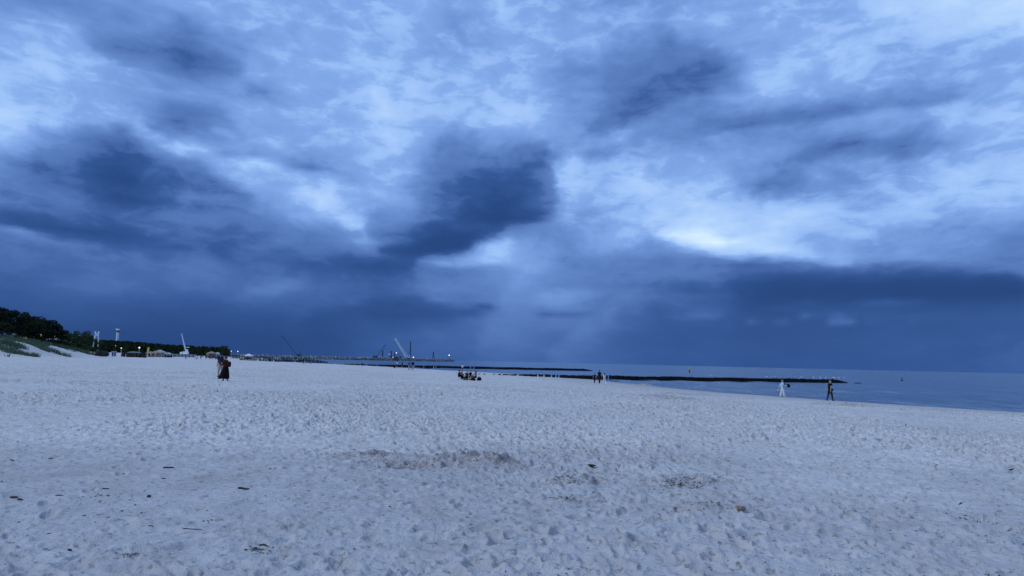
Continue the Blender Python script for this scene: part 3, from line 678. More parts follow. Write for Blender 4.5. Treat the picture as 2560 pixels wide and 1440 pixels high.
for (lab, px, py, r, m) in [('brightest white floodlight high among the breakwater works', 990.5, 881, .75, LAMPW), ('left of two low warm lamps on the breakwater works', 982, 892, .75, LAMPO),
                         ('right of two low warm lamps on the breakwater works', 986.5, 891.5, .8, LAMPO), ('small pale work lamp above the left end of the works', 973, 884, .4, LAMPW),
                         ('round white lamp standing alone right of the tallest pile', 1034, 892, .85, LAMPW)]:
    p = bwp(px); zt = top_z(px, py, p.y); lamp_mast('work_lamp', lab, 'lamp', p.x, p.y - 3, p.z - 1, max(zt - p.z - r, 1.0), r, m, STEEL, 'work lamps on the breakwater', .18)
p = bwp(1122.5); zt = top_z(1122.5, 887.5, p.y)
c = lamp_mast('harbour_light', 'lit harbour light on its post at the breakwater head', 'beacon', p.x, p.y, p.z - 1, zt - p.z - .6, 1.0, LAMPW, mat('red_paint', (.35, .04, .03), .5), None, .35)
# dark beacon tower on splayed legs
p = bwp(1083); h = top_z(1083, 879.5, p.y) - p.z + 1
c = empty('beacon_tower', (p.x, p.y, p.z - 1), 0, 'dark narrow beacon tower on splayed legs near the breakwater end', 'beacon')
for (sx, sy) in ((1, 1), (1, -1), (-1, 1), (-1, -1)): MB().tube([(sx * 2.6, sy * 2.6, 0), (sx * .9, sy * .9, h * .36)], .3, 5).obj('leg', STEEL, c)
MB().lathe([(1.5, h * .34), (1.2, h * .5), (.8, h * .9), (1.0, h * .91), (1.0, h)], 8).obj('shaft', STEEL, c)
# work platform with frame, excavator
p = bwp(985)
c = empty('work_platform', (p.x, p.y - 2, p.z - .8), 0, 'low dark work platform with containers under the lamps', 'platform')
MB().box((0, 0, .5), (16, 6, 1.0)).obj('deck', STEEL, c)
for k in range(3): MB().box((-5 + k * 4.6, 0, 2.1), (3.8, 2.4, 2.2)).obj('container', (STEEL, mat('ochre_container', (.16, .12, .06), .7), STEEL)[k], c)
p = bwp(1000)
c = empty('excavator', (p.x, p.y - 2, p.z - .6), 0, 'dark excavator with bent arm right of the floodlight', 'excavator')
MB().box((0, -1, .5), (4.2, .8, 1)).box((0, 1, .5), (4.2, .8, 1)).obj('tracks', STEEL, c)
MB().box((-.4, 0, 1.9), (3.6, 2.6, 1.6)).obj('house', STEEL, c); MB().box((1.0, -.8, 3.1), (1.4, 1.1, 1.3)).obj('cab', STEEL, c)
MB().tube([(1.2, 0, 2.2), (-3.2, 0, 6.6), (-4.0, 0, 7.0)], [.45, .4, .3], 5).obj('boom', STEEL, c); MB().tube([(-4.0, 0, 7.2), (3.0, 0, 7.8), (3.8, 0, 2.5)], [.3, .35, .25], 5).obj('arm', STEEL, c)
MB().box((3.8, 0, 1.9), (1.4, 1.6, 1.3)).obj('bucket', STEEL, c)

# white mobile crane behind the beach
D = 520; x, y, z = P(462, D)
c = empty('mobile_crane', (x, y, z), 0, 'white mobile crane with raised boom in front of the far wood', 'crane', 'cranes at the harbour works')
MB().box((0, 0, 1.0), (7.5, 2.6, .9)).obj('chassis', WHITE, c)
for sx in (-2.8, -1.4, 1.2, 2.6):
    for sy in (-1.25, 1.25): MB().add(*(lambda v, f: (v, f))([(sx + .55 * math.cos(t * math.pi / 5), sy + w_, .55 + .55 * math.sin(t * math.pi / 5)) for w_ in (-.17, .17) for t in range(10)],
        [tuple(range(10)), tuple(range(19, 9, -1))] + [(k, (k + 1) % 10, 10 + (k + 1) % 10, 10 + k) for k in range(10)])).obj('wheel', STEEL, c)
MB().box((.6, 0, 2.4), (3.6, 2.2, 1.9)).box((1.4, 0, 4.2), (1.0, 1.0, 1.6)).obj('house', WHITE, c)
MB().box((-2.6, 0, 2.2), (1.6, 2.2, 1.5)).obj('cab', WHITE, c); MB().box((2.0, -.2, 6.6), (1.8, 1.2, .5)).obj('counterweight', WHITE, c)
d_ = ray(454, 834); tx = d_[0] / d_[1] * D - x; tz = top_z(454, 834, D) - z
bm_ = MB(); bm_.tube([(.6, 0, 3.4), (.6 + (tx - .6) * .45, 0, 3.4 + (tz - 3.4) * .45)], .55, 6).tube([(.6 + (tx - .6) * .42, 0, 3.4 + (tz - 3.4) * .42), (tx, 0, tz)], [.45, .36], 6); bm_.obj('boom', CRPALE, c)
MB().tube([(-1.6, 0, 3.0), (.6 + (tx - .6) * .3, 0, 3.4 + (tz - 3.4) * .3)], .16, 5).obj('luffing_ram', STEEL, c)

# ------------------------------------------------------------------ trees
def leaf_quads(cs, rs, n_each, size, r, squash=.8):
    """little leaf sprays through each clump of a crown"""
    v = []; k = 0
    for (c, rad) in zip(cs, rs):
        n = n_each
        d = r.normal(size=(n, 3)); d /= np.linalg.norm(d, axis=1)[:, None]; rr_ = rad * (.55 + .5 * r.random(n)) ** .6
        pos = c + d * rr_[:, None] * np.array([1, 1, squash])
        a = r.normal(size=(n, 3)); a /= np.linalg.norm(a, axis=1)[:, None]; b = np.cross(a, r.normal(size=(n, 3))); b /= np.linalg.norm(b, axis=1)[:, None]
        s = size * (.6 + .8 * r.random(n))[:, None]
        v.append(np.stack([pos - a * s, pos + b * s * .55, pos + a * s, pos - b * s * .55], 1).reshape(-1, 3))
    v = np.concatenate(v); return v, np.arange(len(v)).reshape(-1, 4)
def tree_meshes(seed, kind):
    """unit tree, 1 m tall: trunk with limbs, crown"""
    r = np.random.default_rng(seed); t = MB(); lean = r.uniform(-.05, .05)
    t.tube([(0, 0, -.12), (lean * .4, 0, .3), (lean, .02, .62), (lean * 1.2, .01, .88)], [.028, .022, .014, .004], 7)
    cs = []; rs = []
    for k in range(17):
        th = k * 2.4 + r.uniform(-.4, .4); zz = .30 + .62 * (k / 16) ** .9; w = (.34 if kind == 'broad' else .30) * math.sqrt(max(1 - ((zz - .48) / .55) ** 2, .04)) * r.uniform(.65, 1.15)
        e = np.array([lean + w * math.cos(th), w * math.sin(th), zz + r.uniform(-.03, .05)])
        t.tube([(lean * zz, 0, zz * .78), tuple(e * [.6, .6, 1] - [0, 0, .03]), tuple(e)], [.010, .006, .002], 5)
        cs.append(e); rs.append(r.uniform(.085, .15))
    v, f = leaf_quads(cs, rs, 190, .026, r, .75)
    return t.mesh('trunk', BARK), np_mesh('crown', v, f, 4, {'broad': LEAF2, 'pine': LEAF3, 'dark': LEAF}[kind])
TREES = {k: [tree_meshes(100 * n_ + s, k) for s in range(3)] for n_, k in enumerate(('broad', 'pine', 'dark'))}
def tree(label, px, py, D, kind, k, wide=1.0, group='trees behind the dune on the left'):
    x, y, z = P(px, D); h = top_z(px, py, D) - z
    o = empty('pine_tree' if kind == 'pine' else 'broadleaf_tree', (x, y, z), k * 1.9, label, 'tree', group)
    tr, cr_ = TREES[kind][k % 3]
    link('trunk', tr, o, scale=(h * wide, h * wide, h)); link('crown', cr_, o, scale=(h * wide, h * wide, h))
for k, (lab, px, py, D, kind, wd) in enumerate([
    ('tallest dark pine, cut by the left picture edge', -28, 768, 152, 'pine', 1.3), ('tall dark pine just inside the left picture edge', 14, 772, 158, 'pine', 1.3),
    ('dark broad tree under the tall pines at the left edge', 4, 806, 146, 'dark', 1.5), ('second tall pine from the left edge, with lighter top', 44, 781, 166, 'dark', 1.25),
    ('bushy dark tree in front of the second tall pine', 34, 812, 154, 'pine', 1.5), ('middle dark pine of the hilltop clump, above the veranda', 68, 790, 172, 'dark', 1.25),
    ('dark pine right of the middle of the hilltop clump', 92, 793, 178, 'pine', 1.25), ('low dark tree right behind the lit veranda', 66, 815, 168, 'pine', 1.5),
    ('dark pine above the white cafe', 112, 798, 186, 'pine', 1.25), ('rightmost rounded pine of the hilltop clump', 132, 808, 190, 'pine', 1.2),
    ('low dark tree filling in behind the white cafe', 98, 818, 206, 'dark', 1.5), ('mid green tree stepping down right of the clump', 150, 823, 204, 'broad', 1.4),
    ('smaller green tree right of the cafe roof', 166, 832, 214, 'broad', 1.5), ('round green tree standing alone left of the white gate sculpture', 204, 828.5, 250, 'broad', 1.15),
    ('low green tree just left of the lone round tree', 187, 837, 240, 'broad', 1.6), ('low green tree at the foot of the white gate sculpture', 222, 843, 262, 'broad', 1.6)]):
    tree(lab, px, py, D, kind, k, wd)
# shrubs on the dune top
def shrub_mesh(seed, m):
    r = np.random.default_rng(seed); cs = []; rs = []
    for k in range(9): cs.append(np.array([r.uniform(-.9, .9), r.uniform(-.5, .5), r.uniform(.15, .75)])); rs.append(r.uniform(.3, .45))
    v, f = leaf_quads(cs, rs, 110, .10, r, .7); st = MB()
    for c_ in cs[:5]: st.tube([(0, 0, -.2), tuple(c_)], [.04, .015], 5)
    return np_mesh('foliage', v, f, 4, m), st.mesh('stem', BARK)
SHRUB = [shrub_mesh(900 + k, (LEAF2, LEAF, LEAF2)[k]) for k in range(3)]
rs_ = random.Random(8)
SHR = [(128 + k * 11.0, 196 + k * 3.4 + rs_.uniform(-5, 5)) for k in range(13)] + [(150 + k * 13, 186 + k * 4) for k in range(7)] + [(10 + k * 26, 172 + k * 5) for k in range(5)]
for k, (px, D) in enumerate(SHR):
    x, y, z = P(px, D); s = rs_.uniform(1.5, 2.5)
    o = empty('shrub', (x, y, z), rs_.random() * .8, 'low green shrub in the hedge along the dune top', 'shrub', 'shrubs along the dune top')
    f_, s_ = SHRUB[k % 3]; link('foliage', f_, o, scale=(s, s, s * .8)); link('stem', s_, o, scale=(s, s, s * .8))
# the far wood: one mass
r = np.random.default_rng(5); cs = []; rs = []; trunks = MB()
WOOD = [(236, 560, 847), (300, 600, 850), (350, 630, 853), (400, 660, 858), (470, 720, 862), (540, 800, 865), (556, 810, 865), (571, 815, 872)]
for k in range(330):
    px = r.uniform(232, 571); D = np.interp(px, [w_[0] for w_ in WOOD], [w_[1] for w_ in WOOD]) + r.uniform(0, 60)
    py = np.interp(px, [w_[0] for w_ in WOOD], [w_[2] for w_ in WOOD]) + abs(r.normal()) * 3.4
    x, y, z = at_px(px, D); h = top_z(px, py, D) - z
    trunks.tube([(x, y, z - .5), (x, y, z + h * .8)], [.18, .05], 4)
    for q_ in range(6):
        zz = (.12, .3, .48, .62, .76, .9)[q_]; w_ = (1.9, 2.2, 2.1, 1.8, 1.3, .7)[q_]
        cs.append(np.array([x + r.uniform(-1, 1) * w_ * .5, y + r.uniform(-1, 1) * w_ * .5, z + h * zz])); rs.append(w_ * r.uniform(.8, 1.15))
v, f = leaf_quads(cs, rs, 26, .75, r, .8)
wood = link('far_wood', np_mesh('far_wood', v, f, 4, LEAF)); tag(wood, 'long dark wood along the shore behind the beach', 'wood', kind='stuff')
tk = trunks.obj('trunk', BARK, wood); tk['kind'] = 'stuff'
tree('rounded tree at the right end of the far wood', 557, 864.5, 770, 'broad', 1, 1.2, 'trees behind the dune on the left')

# ------------------------------------------------------------------ marram grass on the dune
n = 110000; gx = rng.uniform(-185, -78, n); gy = rng.uniform(95, 270, n); e = dune_dist(gx, gy)
cover = fbm(gx / 7, gy / 7, 90, 3) + np.interp(e, [0, 7, 12, 20], [-.45, -.06, .34, .65])
k = (cover > .02) & (e > 1) & (e < 34) & (gx > -.80 * gy); gx, gy = gx[k], gy[k]; zz = ground_z(gx, gy)
nb = 5; n = len(gx); bx = np.repeat(gx, nb) + rng.normal(0, .22, n * nb); by = np.repeat(gy, nb) + rng.normal(0, .22, n * nb); bz = np.repeat(zz, nb)
hh = rng.uniform(.35, .85, n * nb); an = rng.random(n * nb) * 6.28; wd = .06
tipx, tipy = bx + rng.normal(.12, .2, n * nb), by + rng.normal(0, .2, n * nb)
v = np.stack([np.stack([bx - np.cos(an) * wd, by - np.sin(an) * wd, bz - .05], 1), np.stack([bx + np.cos(an) * wd, by + np.sin(an) * wd, bz - .05], 1), np.stack([tipx, tipy, bz + hh], 1)], 1).reshape(-1, 3)
grass = link('dune_grass', np_mesh('dune_grass', v, np.arange(len(v)), 3, GRASS)); tag(grass, 'pale green dune grass on the sandy bank', 'grass', kind='stuff')

# ------------------------------------------------------------------ buildings and fittings by the dune
def building(label, px, D, w, d, h, wallm, roofm, wins, gable=True, name='beach_cafe', lit=LAMPD, cat='building', dz=0.0, group=None):
    x, y, z = P(px, D); o = empty(name, (x, y, z + dz), dir_az(x, y), label, cat, group)
    MB().box((0, 0, h / 2 - .4), (w, d, h + .8)).obj('wall', wallm, o)
    if gable: MB().prism([(-w / 2 - .4, h), (w / 2 + .4, h), (w / 2 + .4, h + .15), (0, h + w * .16 + .3), (-w / 2 - .4, h + .15)], -d / 2 - .4, d / 2 + .4).obj('roof', roofm, o)
    else: MB().box((0, 0, h + .15), (w + .8, d + .8, .3)).obj('roof', roofm, o)
    for (cx, cz, ww, wh, on) in wins:
        f = MB().box((cx, -d / 2 - .03, cz), (ww + .2, .08, wh + .2)).obj('window', WHITE, o); MB().box((cx, -d / 2 - .06, cz), (ww, .06, wh)).obj('pane', lit if on else GLASS, f)
    return o
building('white cafe with a lit front among the dark trees', 117, 198, 4.6, 4, 2.6, WHITE, GREYROOF, [(-1.3, 1.5, 1.0, 1.2, True), (1.0, 1.5, 1.2, 1.2, False)], True, 'beach_cafe', LAMPO, dz=1.0)
building('low dark veranda with dim warm windows under the pines', 65, 176, 3.6, 3, 2.0, mat('brown_boards', (.09, .07, .055), .8), GREYROOF, [(-1.1, 1.2, .7, .9, True), (0, 1.2, .7, .9, True), (1.1, 1.2, .7, .9, False)], False, 'veranda', dz=.3)
building('pale roofed hut right of the white cafe', 146, 205, 3.2, 3, 1.5, GREYROOF, CANVAS, [(0, .9, 1.2, .7, False)], True, 'beach_hut', dz=.3)
building('pale flat roofed shed at the left end of the dune', 24, 152, 1.5, 1.4, .3, CANVAS, CANVAS, [], True, 'dune_shed', dz=.4)
for (lab, px, py, D, r, m, h) in [('bright white lamp in front of the white cafe', 108.5, 841.5, 190, .33, LAMPW, 2.2), ('small white lamp left of the white cafe', 87.5, 844.5, 178, .16, LAMPW, 1.8),
        ('dim warm lamp in the hedge right of the cafe', 135, 841, 196, .12, LAMPO, 2.0), ('globe lamp on a tall post above the white beach pavilion', 346.5, 869, 262, .24, LAMPW, 0),
        ('small lamp at the foot of the wood left of the pavilion', 301.5, 870, 262, .16, LAMPW, 0), ('faint lamp in the wood below the white tower', 287, 864.5, 300, .12, LAMPO, 0),
        ('left of two small lamps past the end of the wood', 577.5, 878, 520, .22, LAMPW, 0), ('right of two small lamps past the end of the wood', 593.5, 878.5, 520, .30, LAMPW, 0)]:
    x, y, z = P(px, D); zt = top_z(px, py, D)
    if h: z = zt - h
    lamp_mast('street_lamp', lab, 'lamp', x, y, min(z, gz(x, y)), zt - min(z, gz(x, y)) - r - .12, r, m, WHITE if px > 300 else STEEL, 'lamps along the beach front', .06)
# flagpole
x, y, z = P(178, 228); h = top_z(178, 833, 228) - z
c = empty('flagpole', (x, y, z), 0, 'thin white flagpole between the hilltop clump and round tree', 'flagpole')
MB().lathe([(.09, 0), (.07, h * .5), (.04, h)], 6).obj('pole', WHITE, c); MB().lathe([(.09, h), (.12, h + .1), (.05, h + .2)], 6).obj('finial', WHITE, c)
# white gate-like sculpture: two legs joined above, two horns
D = 262; x, y, z = P(237.5, D); h = top_z(237.5, 828, D) - z
c = empty('gate_sculpture', (x, y, z), dir_az(x, y), 'white two-legged gate sculpture with two horns on top', 'sculpture')
for s in (-1, 1):
    MB().tube([(s * .75 + (-.3 if s < 0 else 0), 0, 0), (s * .62 + (-.12 if s < 0 else 0), 0, h - 3.6), (s * .46, 0, h - 1.7)], [.24, .24, .30], 6).obj('leg', WHITE, c)
    MB().tube([(s * .44, 0, h - 1.0), (s * .56, 0, h)], [.34, .16], 6).obj('horn', WHITE, c)
MB().box((0, 0, h - 1.35), (1.45, .5, 1.1)).obj('lintel', WHITE, c)
# pale tower with a flared head
D = 640; x, y, z = P(290.5, D); h = top_z(293, 822, D) - z
c = empty('control_tower', (x, y, z), 0, 'pale round tower with a flared head rising behind the wood', 'tower')
MB().lathe([(1.25, 0), (1.15, h * .7), (1.1, h - 3.4)], 12).obj('shaft', CONC, c)
hd = MB().lathe([(1.1, h - 3.4), (1.9, h - 2.6), (1.9, h - 1.3), (1.3, h - 1.2)], 12).obj('head', mat('shaded_concrete', (.30, .31, .33), .8), c)
MB().lathe([(1.75, h - 2.4), (1.96, h - 2.35), (1.96, h - 1.7), (1.75, h - 1.65)], 12).obj('window_band', GLASS, hd)
MB().lathe([(1.2, h - 1.2), (1.0, h - .6), (.9, h - .2)], 10).obj('roof', CONC, c)
MB().box((-1.2, 0, h - .3), (2.0, .5, .7)).box((1.4, 0, h - .4), (1.0, .4, .5)).obj('antenna', WHITE, c)
# hooded beach chairs drawn up in rows
def chair_meshes():
    b = MB(); b.prism([(-.6, .12), (.6, .12), (.6, .55), (-.6, .55)], -.45, .35)
    h = MB(); n_ = 7; pr = [(.40 - .62 * (1 - math.cos(t)) * .55, .55 + 1.05 * math.sin(t)) for t in np.linspace(.02, math.pi / 2, n_)]
    v = [];
    for sx in (-.62, .62):
        for (yy, zz_) in [(.42, .5)] + [(p_[0] * 1.0, p_[1]) for p_ in pr] + [(-.42, 1.58), (-.40, 1.25), (.1, .62)]: v.append((sx, yy, zz_))
    m_ = len(v) // 2; f = [tuple(range(m_)), tuple(range(2 * m_ - 1, m_ - 1, -1))] + [((k + 1) % m_, k, m_ + k, m_ + (k + 1) % m_) for k in range(m_)]
    h.add(v, f)
    c_ = MB().box((0, -.08, .60), (1.1, .62, .10))
    return b.mesh('seat_box', WICKER), h.mesh('hood', WICKER), c_.mesh('cushion', mat('navy_stripe_cushion', (.03, .035, .07), .8))
CH = chair_meshes()
def chair(px, D, rz, lab, grp):
    x, y, z = P(px, D); o = empty('hooded_beach_chair', (x, y, z), rz, lab, 'beach chair', grp)
    for nm, me_ in zip(('seat_box', 'hood', 'cushion'), CH): link(nm, me_, o)
for k in range(5): chair(244.5 + k * 4.1, 186 + (k % 2) * 1.5, 2.9 + .3 * (k % 3), 'dark hooded beach chair in the small row at the dune foot', 'beach chairs in the row at the dune foot')
for k in range(2): chair(307.5 + k * 3.2, 236 + k, 2.6, 'dark hooded beach chair in the pair left of the white post', 'pair of beach chairs left of the white post')
for k in range(13): chair(320 + k * 3.35, 232 - (k % 3) * 1.4, 2.8 + .35 * (k % 4), 'dark hooded beach chair in the long row before the white pavilion', 'beach chairs in the long row before the pavilion')
x, y, z = P(314.8, 233); c = empty('white_post', (x, y, z), 0, 'short white post between the two rows of dark chairs', 'post')
MB().lathe([(.17, -.2), (.16, 1.0), (.12, 1.06)], 8).obj('shaft', WHITE, c); MB().lathe([(.2, 1.0), (.2, 1.12)], 8).obj('cap', WHITE, c)
# kiosk with blue and white front
x, y, z = P(284, 232)
c = empty('beach_kiosk', (x, y, z), dir_az(x, y), 'small white kiosk with dark blue panels at the dune foot', 'kiosk')
MB().box((0, 0, .7), (1.5, 1.2, 2.2)).obj('wall', WHITE, c); MB().box((0, 0, 1.88), (1.8, 1.5, .14)).obj('roof', GREYROOF, c)
for k in range(2): MB().box((-.35 + k * .7, -.62, .95), (.5, .06, 1.3)).obj('panel', mat('navy_panel', (.03, .05, .16), .5), c)
# white arched pavilion
D = 252; x, y, z = P(337, D)
c = empty('beach_pavilion', (x, y, z), dir_az(x, y), 'low white arched beach pavilion behind the dark chairs', 'pavilion')
out = [(-3.2 + 6.4 * k / 12, 1.35 + .75 * math.sin(math.pi * (k / 12) ** .8)) for k in range(13)]
MB().prism([(-3.2, 1.2)] + out + [(3.2, 1.2)], -2, 2).obj('roof', CANVAS, c)
MB().box((0, .4, .4), (6.0, 2.6, 1.6)).obj('wall', WHITE, c)
for k in range(5): MB().box((-2.4 + k * 1.2, -.93, .7), (.8, .06, .8)).obj('opening', GLASS, c)
for sx in (-3.05, -1, 1, 3.05): MB().lathe([(.07, -.4), (.07, 1.3)], 6, (sx, -1.9, 0)).obj('post', WHITE, c)
# yellow feather banner
x, y, z = P(366.5, 236); zt = top_z(368, 868, 236) - z
c = empty('feather_banner', (x, y, z), 0, 'tall yellow feather banner right of the white pavilion', 'banner')
MB().tube([(0, 0, -.2), (0, 0, zt * .7), (.08, 0, zt * .93), (.3, 0, zt)], [.04, .03, .02, .012], 6).obj('pole', WHITE, c)
MB().prism([(.03, zt * .45), (.55, zt * .47), (.75, zt * .97), (.30, zt), (.07, zt * .93)], -.012, .012).obj('cloth', YELLOW, c)
# market tents and bar
def tent(label, px, D, w, h, m, lit=False, name='market_tent'):
    x, y, z = P(px, D); o = empty(name, (x, y, z), dir_az(x, y) + .2, label, 'tent', 'tents behind the beach')
    v = [(-w / 2, -w / 2, h), (w / 2, -w / 2, h), (w / 2, w / 2, h), (-w / 2, w / 2, h), (0, 0, h + w * .26)]
    v2 = [(a, b, c_ - .22) for a, b, c_ in v[:4]]
    MB().add(v + v2, [(0, 1, 4), (1, 2, 4), (2, 3, 4), (3, 0, 4), (5, 6, 1, 0), (6, 7, 2, 1), (7, 8, 3, 2), (8, 5, 0, 3), (8, 7, 6, 5)]).obj('roof', m, o)
    for sx in (-1, 1):
        for sy in (-1, 1): MB().lathe([(.05, -.3), (.05, h - .1)], 6, (sx * (w / 2 - .08), sy * (w / 2 - .08), 0)).obj('pole', WHITE, o)
    MB().box((0, w * .42, h * .45), (w * .94, .05, h * .9)).obj('back_cloth', m, o)
    MB().box((0, -w * .25, .5), (w * .8, .5, 1.0)).obj('counter', TANCAN if lit else WICKER, o)
    if lit: MB().lathe([(.05, h - .55), (.12, h - .4), (.05, h - .25)], 8).obj('lamp', LAMPO, o)
tent('peach coloured tent just right of the yellow banner', 376, 300, 3.2, 1.7, TANCAN, True)
tent('middle warm lit tent right of the yellow banner', 389, 306, 3.8, 1.9, TANCAN, True); tent('large pale tent with peaked roof beside the warm lit tent', 399, 312, 4.6, 2.2, CANVAS, True)
tent('pale tent right of the large peaked tent', 412, 318, 3.6, 1.7, CANVAS); tent('lone pale tent further right past the lit tents', 421, 330, 3.4, 1.6, CANVAS)
tent('brownish tent left of the navy walker', 528, 420, 5.0, 2.8, TANCAN); tent('pale tent half hidden behind the navy walker', 543, 424, 5.0, 2.4, CANVAS)
tent('small white tent near the rock past the end of the wood', 621, 470, 5.2, 2.2, WHITE)
building('long low beach bar with a row of dark openings under the crane', 446, 400, 18, 4, 1.5, CANVAS, GREYROOF, [(-7.6 + 1.9 * k, .8, 1.0, .8, k == 2) for k in range(9)], False, 'beach_bar')
building('small reddish building right of the far wood', 590, 560, 5, 4, 2.2, mat('red_brick_wall', (.22, .09, .07), .85), GREYROOF, [(-1.2, 1.1, .9, 1, False), (1.2, 1.1, .9, 1, False)], True, 'harbour_building')
building('grey harbour shed behind the rocks right of the wood', 607, 620, 9, 5, 2.6, CONC, GREYROOF, [(-2.6, 1.4, 1.2, 1, False), (0, 1.4, 1.2, 1, False), (2.6, 1.4, 1.2, 1, False)], True, 'harbour_building')
# boardwalk jetty with pale rail
A = Vector(P(470, 440)); B = Vector(P(612, 470)); z = 2.6
c = empty('boardwalk', (A.x, A.y, 0), 0, 'long low boardwalk with pale rail running towards the rocks', 'boardwalk')
O = B - A; O.z = 0; nrm = math.atan2(O.y, O.x); ln = O.length
MB().box((O.x / 2, O.y / 2, z - .1), (ln, 2.4, .22), nrm).obj('deck', PILE, c); MB().box((O.x / 2, O.y / 2 - .9, z - .55), (ln, .12, .5), nrm).obj('fascia', CANVAS, c)
for k in range(24): MB().lathe([(.12, -1), (.12, z + .5)], 6, (O.x * k / 23, O.y * k / 23 - 1.1, 0)).obj('post', PILE, c)

# ------------------------------------------------------------------ marks in the water
p_ = on_plane(1724, 932)
c = empty('navigation_mark', (p_[0], p_[1], 0), 0, 'yellow navigation mark on a dark post standing in the sea', 'navigation mark')
k = p_[1] / F_PX
MB().lathe([(.22, -1.5), (.22, 6.0 * k), (.16, 7.0 * k)], 8).obj('post', STEEL, c)
tm = MB().box((0, 0, 8.6 * k), (6.4 * k, .12, 3.6 * k)).obj('topmark', YELLOW, c); MB().box((.6 * k, 0, 11.4 * k), (2.6 * k, .12, 2.2 * k)).obj('upper_board', YELLOW, tm)
p_ = on_plane(2255, 952); k = p_[1] / F_PX
c = empty('spar_buoy', (p_[0], p_[1], 0), 0, 'small dark spar buoy off the end of the nearest groyne', 'buoy')
MB().lathe([(.3, -.8), (.34, 0), (.30, .25), (.1, .4), (.07, 8 * k)], 8).obj('float', STEEL, c); MB().lathe([(.02, 8 * k), (.16, 8.6 * k), (.02, 9.4 * k)], 8).obj('topmark', STEEL, c)
p_ = on_plane(2145, 958.5); o = link('floating_log', MB().tube([(-.8, 0, .02), (0, .05, .06), (.7, 0, .03)], [.08, .12, .06], 7).mesh('floating_log', PILE), None, (p_[0], p_[1], 0)); tag(o, 'small dark log afloat just off the groyne end', 'log')
p_ = on_plane(1618, 959.5); o = link('boulder', ROCK_ME[2], None, (p_[0], p_[1], .02), (0, 0, .4), (.36, .3, .34)); tag(o, 'lone dark boulder in the shallows before the nearest groyne', 'boulder')

# ------------------------------------------------------------------ people
SKIN = mat('skin', (.42, .27, .20), .6, .08, 4.0)
def cloth(c): return mat('cloth_%02d_%02d_%02d' % tuple(int(x * 99) for x in c), c, .9, .15, 5.0)
BLACK, NAVY, WHITEC, RUST, BEIGE, JEANS, PALEJ, GREY, OLIVE, MAROON, PALEBLUE, BROWN, OFFW = (.006, .006, .007), (.012, .016, .04), (.78, .78, .78), (.085, .026, .015), (.38, .31, .22), (.06, .09, .16), \
    (.26, .30, .36), (.15, .15, .16), (.035, .035, .018), (.16, .03, .05), (.48, .64, .72), (.075, .05, .03), (.80, .76, .68)
HAIRC = {'dark': mat('dark_hair', (.016, .012, .010), .6, .3, 30), 'brown': mat('brown_hair', (.05, .03, .018), .6, .3, 30), 'fair': mat('fair_hair', (.22, .15, .08), .6, .3, 30)}
PEOPLE = []      # root object, skeleton joints, waiting for their bodies
def rot2(v, a): return Vector((v[0], v[1] * math.cos(a) - v[2] * math.sin(a), v[1] * math.sin(a) + v[2] * math.cos(a)))
HANDS = {}
